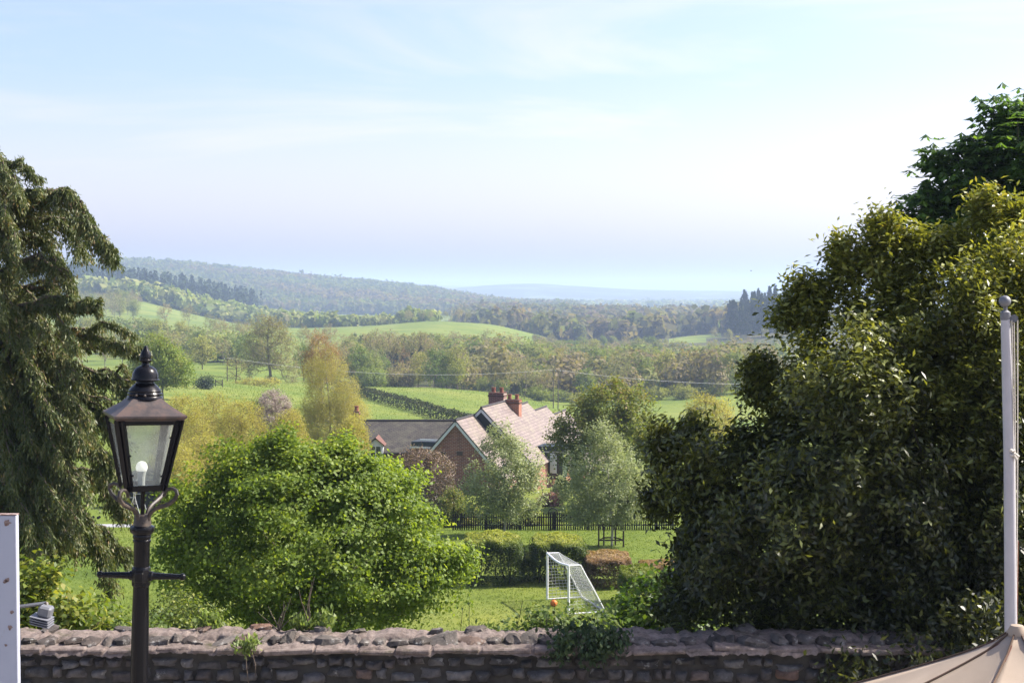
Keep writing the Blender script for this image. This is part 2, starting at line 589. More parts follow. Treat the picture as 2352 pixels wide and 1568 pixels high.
# ================================================================== SETTING
# ---- ground sheet: rows away from the camera, fan-shaped so that it reaches the horizon
def build_ground():
    rows = [-25, -10, 0, 8, 13.15, 13.45] + list(np.geomspace(13.7, 90, 50)) + list(np.geomspace(94, 12500, 250))
    rows = np.array(rows)
    a = np.linspace(-1, 1, 301); a = np.sign(a) * (np.abs(a) ** 1.3) * .95
    X = a[None, :] * (np.maximum(rows, 0) + 26)[:, None]
    Y = np.repeat(rows[:, None], len(a), 1)
    Z = gz(X, Y)
    Z[rows < 13.3] = -4.5
    n, m = X.shape
    ids = np.arange(n * m).reshape(n, m)
    q = np.stack([ids[:-1, :-1], ids[:-1, 1:], ids[1:, 1:], ids[1:, :-1]], 2).reshape(-1, 4)
    cx = X[:-1, :-1]; cyy = Y[:-1, :-1]
    u = U0 + F * cx / np.maximum(cyy, 1); D = cyy
    mi = np.zeros_like(cx, int)
    wood = ((D > 835) & (D < 1010) & (u > 1240) & ~((D > 845) & (u > 1540) & (u < 1612)) & ~((u > 1612) & (u < 1655) & (D > 900))) | ((D > 1960) & (D < 4200)) | ((D > 372) & (D < 590) & (u > 790) & (u < 1760)) | ((D > 590) & (D < 840) & (u > 1230)) \
        | ((D > 1165) & (D < 1700) & (u < 640)) | ((D > 1000) & (D < 1700) & (u > 1060))
    mi[wood] = 1
    mi[D > 4200] = 2
    mi[(D < 13.3)] = 3
    # pastures at the foot of the far woods
    mi[(D > 840) & (D < 990) & (u > 1535) & (u < 1600)] = 0
    m0, nt, bs, out = new_mat("pasture")
    co = coords(nt)
    c1 = ramp(nt, [(.075, .125, .018), (.125, .168, .026), (.175, .20, .042), (.24, .215, .07)], noise(nt, .035, 9, co, .66), [.3, .48, .64, .8])
    c2 = ramp(nt, [(.62, .66, .5), (1, 1, 1), (1.3, 1.18, .85)], noise(nt, .32, 8, co, .75), [.3, .5, .75])
    c3 = ramp(nt, [(.75, .78, .7), (1, 1, 1), (1.2, 1.15, .9)], noise(nt, 5, 5, co, .7), [.3, .5, .75])
    c = mix(nt, mix(nt, c1, c2, .75, 'MULTIPLY'), c3, .8, 'MULTIPLY')
    nt.links.new(c, bs.inputs["Base Color"])
    bs.inputs["Roughness"].default_value = .9; bs.inputs["Specular IOR Level"].default_value = .15
    bump(nt, noise(nt, 7, 8, co, .75), bs, .8, .12)
    m1 = plain("woodland_floor", (.085, .075, .04), .95, .1, scale=.05, col2=(.05, .06, .022))
    m2, nt, bs, out = new_mat("far_country")
    co = coords(nt)
    c = ramp(nt, [(.03, .045, .015), (.05, .06, .02), (.09, .13, .03), (.16, .17, .06)], noise(nt, .0045, 7, co, .65), [.35, .52, .6, .7])
    nt.links.new(c, bs.inputs["Base Color"]); bs.inputs["Roughness"].default_value = .95
    m3 = plain("gravel", (.3, .27, .23), .95, .2, scale=30, bmp=.6)
    me = np_mesh("ground", np.stack([X, Y, Z], 2).reshape(-1, 3), quads=q, mats=[m0, m1, m2, m3], midx=mi.ravel(), smooth=True)
    o = link("ground", me)
    tag(o, "rolling green pasture and valley floor running out to the far hills", "ground", kind="structure")


build_ground()

# ---- the air: one even haze round everything
def build_haze():
    mb = MB()
    x0, x1, y0, y1, z0, z1 = -13500, 13500, -40, 12900, -48, 96
    mb.box(((x0 + x1) / 2, (y0 + y1) / 2, (z0 + z1) / 2), (x1 - x0, y1 - y0, z1 - z0))
    m = bpy.data.materials.new("haze_air"); m.use_nodes = True
    nt = m.node_tree
    nt.nodes.remove(nt.nodes["Principled BSDF"])
    pv = nt.nodes.new("ShaderNodeVolumePrincipled")
    pv.inputs["Color"].default_value = (.55, .70, 1.0, 1)
    pv.inputs["Density"].default_value = 0.00022
    pv.inputs["Anisotropy"].default_value = 0.15
    nt.links.new(pv.outputs[0], nt.nodes["Material Output"].inputs["Volume"])
    o = mb.build("haze", m)
    tag(o, "pale blue spring haze over the valley", "haze", kind="stuff")


build_haze()
# ================================================================== FAR WOODS (uncountable masses)
FAR_LEAF = leaf_mat("far_wood_leaf", [(.23, .185, .115), (.22, .195, .095), (.20, .215, .07), (.18, .235, .06), (.32, .32, .11), (.085, .12, .042)], .35, .8, .1)
RIDGE_LEAF = leaf_mat("ridge_wood_leaf", [(.185, .135, .085), (.16, .13, .07), (.13, .135, .052), (.11, .14, .042), (.175, .18, .06), (.07, .10, .036)], .5, .8, .1)
FAR_CON = leaf_mat("conifer_needles", [(.018, .032, .016), (.028, .045, .02), (.04, .055, .022)], .08, .8, .1)


def scatter(r, n, u0, u1, D0, D1, ok=None):
    out = []
    while len(out) < n:
        u = r.uniform(u0, u1, n); D = np.sqrt(r.uniform(D0 ** 2, D1 ** 2, n))
        for a, b in zip(u, D):
            if ok is None or ok(a, b):
                x = (a - U0) / F * b
                out.append((x, b, a))
    return np.array(out[:n])


def forest(name, label, seed, n, u0, u1, D0, D1, h, w, K, mat, conifer=False, ok=None, vcap=None, size=.22, cat="wood", tint=None):
    r = np.random.default_rng(seed)
    pts = scatter(r, n, u0, u1, D0, D1, ok)
    x, y = pts[:, 0], pts[:, 1]
    z = gz(x, y)
    hh = h * r.uniform(.5, 1.25, n); ww = w * r.uniform(.6, 1.5, n)
    if vcap is not None:
        lim = -z - (np.interp(pts[:, 2], *vcap) + r.exponential(16, n) - VH) / F * y
        hh = np.clip(np.minimum(hh, lim * r.uniform(.85, 1, n)), 2.5, None); ww = np.minimum(ww, hh * 1.1)
    T = np.repeat(np.arange(n), K)
    if conifer:
        s = r.random(len(T)) ** .7                      # 0 top .. 1 bottom
        ang = r.uniform(0, 2 * np.pi, len(T))
        rad = (s * .5 + .03) * ww[T] * r.uniform(.5, 1.05, len(T))
        c = np.stack([x[T] + rad * np.cos(ang), y[T] + rad * np.sin(ang), z[T] + hh[T] * (1 - s * .86)], 1)
        nr = np.stack([np.cos(ang), np.sin(ang), np.full(len(T), .8)], 1) + r.normal(size=(len(T), 3)) * .35
    else:
        d = unit(r.normal(size=(len(T), 3)))
        lump = 1 + .38 * np.sin(d[:, 0] * 4.3 + T) * np.cos(d[:, 1] * 3.7 + T * 1.7) + .15 * np.sin(d[:, 2] * 6 + T * 2.3)
        rr = (r.random(len(T)) ** .25) * lump
        c = np.stack([x[T] + d[:, 0] * ww[T] * .5 * rr, y[T] + d[:, 1] * ww[T] * .5 * rr, z[T] + hh[T] * .58 + d[:, 2] * hh[T] * .42 * rr], 1)
        nr = d + r.normal(size=(len(T), 3)) * .45 + np.array([0, 0, .25])
    nr = unit(nr)
    a = unit(np.cross(nr, r.normal(size=nr.shape))); b = np.cross(nr, a)
    sz = (ww[T] * size * r.uniform(.6, 1.3, len(T)))[:, None]
    V = np.stack([c - a * sz, c + b * sz * .7, c + a * sz, c - b * sz * .7], 1).reshape(-1, 3)
    if tint is None:
        # neighbouring trees share a kind, so the wood is patchy
        base = .5 + .5 * np.sin(x * .011 + 2 * np.sin(y * .006)) * np.cos(y * .009 + x * .003)
        v = np.clip(base * .75 + r.random(n) * .4 - .1, 0, .999)
    else:
        v = np.clip(tint + r.normal(size=n) * .12, 0, .999)
    vv = np.clip(v[T] + r.normal(size=len(T)) * .05, 0, .999)
    o = link(name, leaf_mesh(name, V, vv, mat))
    tag(o, label, cat, kind="stuff")
    return o


VCAP = ([780, 1000, 1230, 1260, 1500, 1790], [754, 752, 760, 768, 772, 774])
VCAP2 = (VCAP[0], [v + 9 for v in VCAP[1]])
forest("hillside_wood", "long wooded ridge of brownish spring trees under the skyline", 11, 8200, 60, 1330, 1960, 2900, 16, 14, 34, RIDGE_LEAF)
forest("conifer_plantation", "dark blue green conifer plantation on the slope below the wooded ridge", 12, 620, 60, 612, 1330, 1640, 24, 9, 60, FAR_CON, True,
       ok=lambda u, D: u < 560 + (D - 1330) * .15)
forest("slope_foot_wood", "mixed broadleaf trees massed below the dark conifer plantation", 13, 330, 150, 760, 1165, 1320, 14, 12, 60, FAR_LEAF, ok=lambda u, D: D > 1165 + max(0, (330 - u)) * .3)
forest("valley_side_wood", "wide belt of bare brownish woodland across the right of the valley", 14, 1800, 1050, 1730, 930, 1680, 15, 13, 55, RIDGE_LEAF, tint=.3,
       ok=lambda u, D: (u > 1130 or D > 1150) and (u > 1240 or D > 1010) and not (1530 < u < 1660 and D < 1020))
forest("hedgerow_trees", "thin line of hedgerow trees along the back of the pale field", 15, 95, 640, 1000, 925, 1010, 9, 9, 60, FAR_LEAF)
forest("valley_floor_wood", "dense mass of brown and olive spring woodland filling the valley floor behind the near field", 17, 300, 800, 1770, 356, 600, 10.5, 8.5, 330, FAR_LEAF, size=.075, vcap=VCAP2, ok=lambda u, D: not (825 < u < 995 and D < 462))
forest("valley_edge_wood", "hazier mass of woodland beyond the valley floor under the bluish wooded slope", 18, 200, 1225, 1790, 600, 830, 12, 10, 240, FAR_LEAF, size=.085, vcap=VCAP2, ok=lambda u, D: not (1530 < u < 1660 and D > 700))
for _k, (_u0, _u1, _d0, _d1, _n) in enumerate(((165, 470, 585, 600, 60), (240, 600, 505, 518, 60), (400, 620, 440, 450, 34), (165, 330, 655, 672, 40))):
    forest("pasture_hedgerow", ("hedgerow of small trees along the back of the left pastures", "hedgerow crossing the middle of the left pastures", "short hedgerow left of the big spreading tree", "farthest hedgerow on the left pastures below the copse")[_k], 61 + _k, _n, _u0, _u1, _d0, _d1, 6.5, 6.5, 150, FAR_LEAF, size=.09, cat="hedgerow")
forest("distant_tree_belt", "bluish line of tiny trees and hedges at the foot of the far hills", 16, 500, 1000, 1790, 2900, 4300, 13, 22, 26, FAR_LEAF, tint=.6)

# ================================================================== VALLEY TREES (things, shared meshes)
TW = leaf_mat("twig_buds", [(.24, .195, .13), (.27, .23, .135), (.31, .285, .13), (.29, .30, .115), (.21, .24, .085)], .35, .8, .1, objvar=.5)
FRESH = leaf_mat("fresh_leaf", [(.14, .175, .045), (.20, .245, .06), (.27, .315, .09)], .35, .7, .15, objvar=.6)
IVY = leaf_mat("ivy_leaf", [(.02, .045, .022), (.035, .065, .028), (.055, .08, .035)], .15, .6, .2, objvar=.4)
RUST = leaf_mat("rusty_bud", [(.26, .17, .09), (.32, .21, .105), (.30, .27, .10)], .3, .8, .1, objvar=.4)


def unit_tree(kind, seed):
    """tree 1 m tall and rooted at the origin; scaled when placed"""
    r = np.random.default_rng(seed)
    if kind in ('bare', 'rusty'):
        fork = r.uniform(.12, .25)
        tr = [(0, 0, 0), (r.normal() * .01, r.normal() * .01, fork * .6), (r.normal() * .02, r.normal() * .02, fork), (r.normal() * .03, r.normal() * .03, fork + .2), (r.normal() * .03, 0, .62)]
        lobes = [(0, 0, .62, .30, .30, .36)] + [(r.normal() * .17, r.normal() * .17, r.uniform(.4, .8), .17, .17, .17) for _ in range(6)]
        l, c = make_tree(seed, tr, lobes, 260, 6, .022, .030, .016, TW if kind == 'bare' else RUST, BARK_GREY, seg=.06, r_tip=.0016, mode='rand', thick=.012, shell=.8)
    elif kind == 'fresh':
        tr = [(0, 0, 0), (0, 0, .2), (.01, 0, .45), (0, .01, .75)]
        lobes = [(0, 0, .56, .27, .27, .42)] + [(r.normal() * .16, r.normal() * .16, r.uniform(.3, .85), .17, .17, .16) for _ in range(8)]
        l, c = make_tree(seed, tr, lobes, 230, 12, .035, .036, .022, FRESH, BARK, seg=.08, r_tip=.002, mode='flat', thick=.012, shell=.7)
    elif kind == 'bush':
        tr = [(0, 0, 0), (0, 0, .15), (0, 0, .35)]
        lobes = [(0, 0, .45, .6, .6, .48)] + [(r.normal() * .4, r.normal() * .4, r.uniform(.25, .65), .3, .3, .28) for _ in range(8)]
        l, c = make_tree(seed, tr, lobes, 220, 12, .06, .075, .05, FRESH, BARK, seg=.15, r_tip=.003, mode='flat', shell=.6)
    elif kind == 'ivy':
        tr = [(0, 0, 0), (.01, 0, .3), (.0, .01, .6), (.01, 0, .85)]
        lobes = [(0, 0, .34, .05, .05, .34), (0, 0, .5, .06, .06, .2)]
        l, c0 = make_tree(seed, tr, lobes, 120, 12, .014, .03, .02, IVY, BARK_DARK, seg=.1, r_tip=.002, mode='droop')
        lobes = [(0, 0, .8, .14, .14, .2), (r.normal() * .06, r.normal() * .06, .72, .12, .12, .12)]
        l, c = make_tree(seed + 1, tr, lobes, 110, 6, .02, .028, .016, TW, BARK_DARK, seg=.06, r_tip=.0016, mode='rand')
        return l, c, c0
    elif kind == 'pine':
        tr = [(0, 0, 0), (0, 0, .3), (0, 0, .65), (0, 0, .97)]
        tips = []
        for _ in range(240):
            s = r.random() ** .75; a = r.uniform(0, 6.283); q = (s * .17 + .012) * r.uniform(.45, 1.05)
            tips.append((q * math.cos(a), q * math.sin(a), 1 - s * .8 - q * .25))
        rr = np.random.default_rng(seed)
        l, c = make_tree(seed, tr, [(0, 0, .99, .004, .004, .01)], 3, 9, .014, .05, .016, FAR_CON, BARK_DARK, seg=.08, r_tip=.0012, mode='droop', jit=.9, extra_tips=np.array(tips))
    return l, c


VAR = {}
for k, nv in (('bare', 6), ('rusty', 2), ('fresh', 4), ('bush', 4), ('ivy', 3), ('pine', 4)):
    VAR[k] = [unit_tree(k, 100 + 17 * i + len(k)) for i in range(nv)]
NAMEOF = {'bare': 'bare_tree', 'rusty': 'budding_tree', 'fresh': 'leafy_tree', 'bush': 'bush', 'ivy': 'ivy_clad_tree', 'pine': 'conifer_tree'}
vr = random.Random(5)
_first = {}


def put(kind, x, y, h, label, group=None, cat=None, wide=1.0, sink=0.03):
    z = G(x, y) - h * sink
    k = vr.randrange(len(VAR[kind]))
    pr = VAR[kind][k]
    e = empty(NAMEOF[kind], (x, y, z), label, cat or ("bush" if kind == 'bush' else "tree"), group, vr.uniform(0, 6.28))
    w = wide * vr.uniform(.88, 1.15)
    e.scale = (h * w, h * w, h)
    for j, me in enumerate(pr):
        key = (kind, k, j)
        nm = ("trunk", "crown", "ivy")[j]
        if key in _first:
            c = _first[key].copy(); COL.objects.link(c); c.parent = e
        else:
            c = link(nm, me, e); _first[key] = c
    return e


def region(seed, n, u0, u1, D0, D1, h0, h1, kinds, group, labels, ok=None):
    r = np.random.default_rng(seed)
    # spaced scatter: best of several candidates
    pts = []
    for _ in range(n):
        cand = scatter(r, 12, u0, u1, D0, D1, ok)
        if pts:
            q = np.array(pts)
            d = np.min(np.hypot((cand[:, None, 2] - q[None, :, 2]) / 1.0, (np.log(cand[:, None, 1]) - np.log(q[None, :, 1])) * 300), axis=1)
            pts.append(cand[int(np.argmax(d))])
        else:
            pts.append(cand[0])
    ks = list(kinds)
    for p in pts:
        k = r.choice(ks, p=np.array([kinds[q] for q in ks]) / sum(kinds.values()))
        h = r.uniform(h0, h1) * (.42 if k == 'bush' else 1)
        if 355 < p[1] < 835 and p[2] > 780:
            h = max(3.0, min(h, (-G(p[0], p[1]) - (np.interp(p[2], *VCAP) + r.uniform(-8, 14) - VH) / F * p[1])))
        put(str(k), p[0], p[1], h, labels[str(k)], group + {'bare': ', bare', 'rusty': ', budding', 'fresh': ', leafy', 'bush': ', bushes', 'ivy': ', ivy-clad', 'pine': ', conifers'}[str(k)])


region(21, 34, 800, 1260, 346, 400, 9, 13, {'bare': 5, 'fresh': 2, 'bush': 3}, "trees along the top of the bright near field",
       {'bare': "bare grey brown tree in the belt right behind the bright near field", 'fresh': "pale green leafy tree in the belt right behind the bright near field", 'bush': "low olive bush along the top edge of the bright near field"})
region(22, 14, 838, 985, 425, 450, 12.5, 15, {'ivy': 1}, "tall trunks in the dark stand behind the near field", {'ivy': "tall tree with dark ivy clad trunk in the straight stand beyond the near field"})
region(23, 34, 800, 1260, 430, 560, 11, 15, {'bare': 5, 'fresh': 2, 'rusty': 1}, "trees of the mid valley wood",
       {'bare': "bare twiggy tree deep in the wood below the pale field crest", 'fresh': "yellow green tree deep in the wood below the pale field crest", 'rusty': "rust tinged tree deep in the wood below the pale field crest"})
region(34, 16, 1225, 1700, 345, 378, 8, 11, {'bush': 3, 'bare': 1}, "scrub along the far edge of the right field", {'bush': "dense olive scrub bush along the far edge of the field right of the chimneys", 'bare': "thin bare tree in the scrub line right of the chimneys"})
region(24, 52, 1225, 1720, 360, 590, 9.5, 13.5, {'bare': 6, 'fresh': 3, 'bush': 2, 'rusty': .6}, "trees of the right valley floor",
       {'bare': "bare spreading tree on the valley floor to the right of the chimneys", 'fresh': "soft green tree on the valley floor to the right of the chimneys", 'bush': "rounded bush on the valley floor to the right of the chimneys", 'rusty': "orange budding tree on the valley floor to the right of the chimneys"},
       ok=lambda u, D: not (1530 < u < 1625 and D < 600))
region(25, 34, 1225, 1720, 600, 800, 10, 14, {'bare': 3, 'fresh': 4, 'rusty': .7}, "trees before the valley side wood",
       {'bare': "hazy bare tree standing before the wide belt of bluish woodland", 'fresh': "hazy round green tree standing before the wide belt of bluish woodland", 'rusty': "hazy orange tinted tree standing before the wide belt of bluish woodland"},
       ok=lambda u, D: not (1530 < u < 1660 and D > 690))
region(26, 42, 170, 600, 380, 640, 7, 12.5, {'bare': 4, 'fresh': 3, 'bush': 1}, "trees scattered over the left pastures",
       {'bare': "small bare tree scattered on the pale pastures beyond the street lamp", 'fresh': "feathery green tree scattered on the pale pastures beyond the street lamp", 'bush': "bush scattered on the pale pastures beyond the street lamp"})
region(27, 26, 168, 318, 905, 1040, 13, 17, {'bare': 4, 'fresh': 2, 'rusty': 1}, "copse beside the sloping upper field",
       {'bare': "brown tree of the copse at the left end of the sloping upper field", 'fresh': "yellowish tree of the copse at the left end of the sloping upper field", 'rusty': "rust brown tree of the copse at the left end of the sloping upper field"})
for u, D, h, l in ((378, 800, 14, "slim bare tree standing alone on the pale field left of the broader one"), (433, 790, 14, "broad bare tree standing alone on the pale field right of the slim one")):
    put('bare', (u - U0) / F * D, D, h, l)
region(28, 7, 925, 1075, 850, 905, 7, 10, {'bare': 1}, "row of bare trees on the field crest", {'bare': "bare tree standing on the rounded crest of the pale field"})
region(29, 46, 1662, 1850, 860, 1040, 20, 29, {'pine': 1}, "dark conifers beside the evergreen tree", {'pine': "dark pointed conifer in the clump just left of the large evergreen"},
       ok=lambda u, D: u > 1665 + (1040 - D) * .08)
region(30, 10, 1640, 1790, 800, 856, 8, 12, {'fresh': 2, 'bare': 1}, "trees at the foot of the conifer clump",
       {'fresh': "blue green broadleaf tree at the foot of the dark conifer clump", 'bare': "bare tree at the foot of the dark conifer clump"})
region(31, 22, 690, 860, 345, 560, 8, 12, {'bare': 4, 'rusty': 2, 'fresh': 1}, "trees behind the tall birch",
       {'bare': "bare brown tree behind the tall yellow birch", 'rusty': "orange brown budding tree behind the tall yellow birch", 'fresh': "pale green tree behind the tall yellow birch"})

# near-field hedge line
HEDGE = leaf_mat("hedge_leaf_dark", [(.025, .038, .014), (.045, .055, .022), (.085, .075, .035)], .2, .7, .15)


def hedge_run(name, label, pts, w, h, n, ln, mat, seed, group=None, parts=True, wave=.15):
    """clipped hedge along a polyline of ground points"""
    r = np.random.default_rng(seed)
    pts = np.array([(p[0], p[1]) for p in pts], float)
    seg = np.linalg.norm(np.diff(pts, axis=0), axis=1); cum = np.concatenate([[0], np.cumsum(seg)])
    s = r.uniform(0, cum[-1], n)
    X = np.interp(s, cum, pts[:, 0]); Y = np.interp(s, cum, pts[:, 1])
    d = np.stack([np.interp(s + .1, cum, pts[:, 0]) - X, np.interp(s + .1, cum, pts[:, 1]) - Y], 1)
    d = d / np.maximum(np.linalg.norm(d, axis=1, keepdims=True), 1e-6)
    side = np.stack([d[:, 1], -d[:, 0]], 1)
    a = r.uniform(-1, 1, n); t = r.random(n)
    sh = r.random(n)
    a = np.where(sh < .45, np.sign(a) * (1 - r.random(n) * .18), a)
    t = np.where((sh > .45) & (sh < .85), 1 - r.random(n) * .14, t)
    hw = 1 + wave * np.sin(s * 2.1) + wave * .6 * np.sin(s * .73 + 1) + r.normal(size=n) * .03
    x = X + side[:, 0] * a * w / 2 * hw; y = Y + side[:, 1] * a * w / 2 * hw
    z = gz(x, y) + t * h * hw * (1 - .12 * np.abs(a) ** 3)
    q = leaf_quads(r, np.stack([x, y, z], 1), ln, ln * .62, 'flat', None, rnd=1.1)
    v = np.clip(.5 * r.random(n) + .5 * np.clip(t, 0, 1) ** 2 * r.random(n) + .1 * np.sin(s * 1.3), 0, 1)
    me = leaf_mesh(name, q, v, mat)
    return tag(link(name, me), label, "hedge", group)


def on(u, v, D):
    p = P(u, v, D); return (p.x, p.y)


hedge_run("field_hedge", "dark clipped hedge running diagonally across the bright field behind the house",
          [((u - U0) / F * D, D) for u, D in ((770, 306), (820, 285), (880, 262), (960, 238), (1045, 213), (1120, 196))], 1.6, 1.9, 9000, .34, HEDGE, 40)
# ================================================================== THE WALL IN FRONT
def stone_mat(k=1.0):
    m, nt, bs, out = new_mat("rubble_stone" if k == 1 else "coping_stone")
    co = coords(nt)
    at = nt.nodes.new("ShaderNodeAttribute"); at.attribute_name = "v"
    c = ramp(nt, [(.055, .052, .05), (.115, .108, .104), (.19, .18, .174), (.09, .078, .074), (.155, .147, .142), (.19, .12, .09)], at.outputs["Fac"], [0, .25, .5, .7, .93, 1])
    c = mix(nt, c, ramp(nt, [(.45, .45, .45), (1, 1, 1), (1.5, 1.45, 1.4)], noise(nt, 14, 8, co, .7), [.3, .5, .72]), .9, 'MULTIPLY')
    if k != 1: c = mix(nt, c, (k, k * .93, k * .86), 1.0, 'MULTIPLY')
    lich = ramp(nt, [(0, 0, 0), (1, 1, 1)], noise(nt, 6, 8, co, .75), [.58, .68])
    c = mix(nt, c, (.42, .41, .38), lich)
    nt.links.new(c, bs.inputs["Base Color"]); bs.inputs["Roughness"].default_value = .95
    bs.inputs["Specular IOR Level"].default_value = .2
    bump(nt, noise(nt, 30, 9, co, .75), bs, .9, .03)
    return m


STONE = stone_mat()
COPSTONE = stone_mat(.85)
MORTAR, nt, bs, out = new_mat("lime_mortar")
co = coords(nt)
c = ramp(nt, [(.08, .066, .058), (.22, .175, .155), (.33, .27, .24), (.42, .36, .32)], noise(nt, 9, 10, co, .78), [.3, .45, .58, .75])
c = mix(nt, c, (.09, .085, .05), ramp(nt, [(0, 0, 0), (1, 1, 1)], noise(nt, 3.5, 8, co, .7), [.55, .7]))
nt.links.new(c, bs.inputs["Base Color"]); bs.inputs["Roughness"].default_value = .97; bs.inputs["Specular IOR Level"].default_value = .12
bump(nt, noise(nt, 22, 10, co, .8), bs, 1.0, .05)
MORTAR_DARK = plain("old_mortar", (.075, .07, .062), .95, .15, scale=9, col2=(.04, .037, .034), bmp=.8)


def rough_stones(r, cells, depth):
    """rounded irregular stones as closed lumps; cells: (cx,cy,cz,w,h)"""
    V, Q, vals, off = [], [], [], 0
    k = 7
    g = np.linspace(-1, 1, k)
    for (cx, cyy, cz, w, h, dp) in cells:
        gx, gz_ = np.meshgrid(g, g)
        sx = np.sign(gx) * np.abs(gx) ** .8; sz = np.sign(gz_) * np.abs(gz_) ** .8
        ph = r.uniform(0, 6, 4)
        edge = np.maximum(np.abs(gx), np.abs(gz_))
        wob = 1 + .10 * np.sin(np.arctan2(gz_, gx) * 3 + ph[0]) + .07 * np.sin(np.arctan2(gz_, gx) * 5 + ph[1])
        x = cx + sx * w / 2 * wob; z = cz + sz * h / 2 * wob
        bul = (1 - edge ** 3) * dp * (1 + .25 * np.sin(gx * 3 + ph[2]) * np.cos(gz_ * 3 + ph[3])) + r.normal(size=gx.shape) * .006
        y = cyy - np.maximum(bul, 0) + (edge > .99) * .03
        V.append(np.stack([x, y, z], 2).reshape(-1, 3))
        ids = np.arange(k * k).reshape(k, k) + off
        Q.append(np.stack([ids[:-1, :-1], ids[:-1, 1:], ids[1:, 1:], ids[1:, :-1]], 2).reshape(-1, 4))
        vals += [r.random()] * (k - 1) ** 2
        off += k * k
    return np.concatenate(V), np.concatenate(Q), vals


def boulder(r, w, d, h, k=9):
    """one rough coping stone, local, base at z=0, flat underneath"""
    V, Q = [], []
    n = 7
    rows = []
    ph = r.uniform(0, 6, 8)
    for i in range(n):
        th = math.pi * i / (n - 1)
        for j in range(9):
            a = 2 * math.pi * j / 9
            x = math.sin(th) * math.cos(a); y = math.sin(th) * math.sin(a); z = math.cos(th)
            s = max(abs(x), abs(y), abs(z)); s = (1 / s) ** .85
            l = 1 + .10 * math.sin(3 * x + ph[0]) * math.cos(3 * y + ph[1]) + .09 * math.sin(5 * z + ph[2] + 4 * x) + .05 * r.normal()
            V.append((x * s * l * w / 2, y * s * l * d / 2, max(-.15, z * s * l) * h * .8))
    for i in range(n - 1):
        for j in range(9):
            Q.append((i * 9 + j, (i + 1) * 9 + j, (i + 1) * 9 + (j + 1) % 9, i * 9 + (j + 1) % 9))
    me = np_mesh("coping_stone", V, quads=np.array(Q), v=np.full(len(Q), r.random()), mats=[COPSTONE], smooth=True)
    me.set_sharp_from_angle(angle=R(24))
    return me


def build_wall():
    r = np.random.default_rng(3)
    yf = 13.0; top = P(1000, 1490, 13.0).z
    root = empty("stone_wall", (0, 13.3, -4.5), "long rubble stone wall with rough coping stones across the foot of the picture", "wall")
    off = Vector((0, 13.3, -4.5))
    core = MB()
    core.box((0, 13.36, (top - 6.8) / 2 - .02), (17, .64, top + 6.8 - .04))
    o = core.build("core", MORTAR_DARK); o.parent = root; o.location = -off
    # face stones in rough courses
    cells = []
    z = -4.75
    while z < top - .09:
        h = r.uniform(.055, .13)
        if z + h > top - .06: h = top - .05 - z
        x = -8.4
        while x < 8.4:
            w = r.uniform(.09, .30)
            hh = h * r.uniform(.8, 1.0)
            cells.append((x + w / 2, 13.04 + r.normal() * .012, z + h / 2 + r.normal() * .016, w * r.uniform(.8, .97), hh * r.uniform(.78, 1.0), r.uniform(.03, .085)))
            x += w
        z += h
    V, Q, vals = rough_stones(r, cells, .05)
    o = link("stone_face", np_mesh("stone_face", V, quads=Q, v=vals, mats=[STONE], smooth=True), root); o.location = -off
    # projecting ledge of flat slabs under the mortared top
    led = MB(); x = -8.5
    while x < 8.5:
        w = r.uniform(.14, .55)
        led.box((x + w / 2, 13.03 + r.normal() * .016, top - .004 + r.normal() * .007), (w - r.uniform(.006, .03), .22, r.uniform(.035, .055)), Matrix.Rotation(r.normal() * .03, 3, 'Y') @ Matrix.Rotation(r.normal() * .04, 3, 'Z'), .012)
        x += w
    o = led.build("ledge", MORTAR, root); o.location = -off
    # sloping mortar ledge, then the raised mortar bed that holds the coping stones
    def bed(name, ys, zs, mat, jag, seed):
        rr = np.random.default_rng(seed)
        nx = 900
        xs = np.linspace(-8.5, 8.5, nx)
        ny = len(ys)
        X = np.repeat(xs[None], ny, 0)
        wav = np.interp(xs, np.linspace(-8.5, 8.5, 90), rr.normal(size=90)); fine = np.interp(xs, np.linspace(-8.5, 8.5, 400), rr.normal(size=400))
        Y = np.array(ys)[:, None] + (wav * jag + fine * jag * .6)[None] * np.linspace(1, .2, ny)[:, None]
        Z = top + np.array(zs)[:, None] + (.012 * wav + .008 * fine)[None] + rr.normal(size=X.shape) * .005
        ids = np.arange(nx * ny).reshape(ny, nx)
        q = np.stack([ids[:-1, :-1], ids[:-1, 1:], ids[1:, 1:], ids[1:, :-1]], 2).reshape(-1, 4)
        o = link(name, np_mesh(name, np.stack([X, Y, Z], 2).reshape(-1, 3), quads=q, mats=[mat], smooth=True), root); o.location = -off
    bed("mortar_ledge", [12.93, 12.94, 12.99, 13.05, 13.12, 13.2, 13.28], [-.03, .0, .01, .014, .018, .02, .02], MORTAR, .012, 31)
    bed("mortar_bed", [13.19, 13.2, 13.23, 13.3, 13.38, 13.47, 13.56, 13.66, 13.72], [-.01, .03, .052, .06, .06, .055, .045, .02, -.3], MORTAR, .022, 32)
    x = -6.4
    while x < 4.8:
        w = float(np.clip(r.lognormal(-1.75, .38), .09, .36))
        hgt = r.uniform(.06, .10)
        if r.random() < .9:
            o = link("coping_stone", boulder(r, w * .97, r.uniform(.2, .3), hgt), root)
            o.location = Vector((x + w / 2, 13.20 + r.normal() * .02, top + .002)) - off
            o.rotation_euler = (r.normal() * .12, r.normal() * .12, r.normal() * .2)
        x += w * r.uniform(.93, 1.15)
    x = -6.4
    while x < 4.8:
        w = float(np.clip(r.lognormal(-2.0, .35), .07, .24))
        o = link("coping_stone", boulder(r, w, r.uniform(.12, .2), r.uniform(.04, .075)), root)
        o.location = Vector((x + w / 2, 13.5 + r.normal() * .04, top + .04)) - off
        o.rotation_euler = (r.normal() * .2, r.normal() * .2, r.normal() * .5)
        x += w * r.uniform(1.6, 6)
    return top


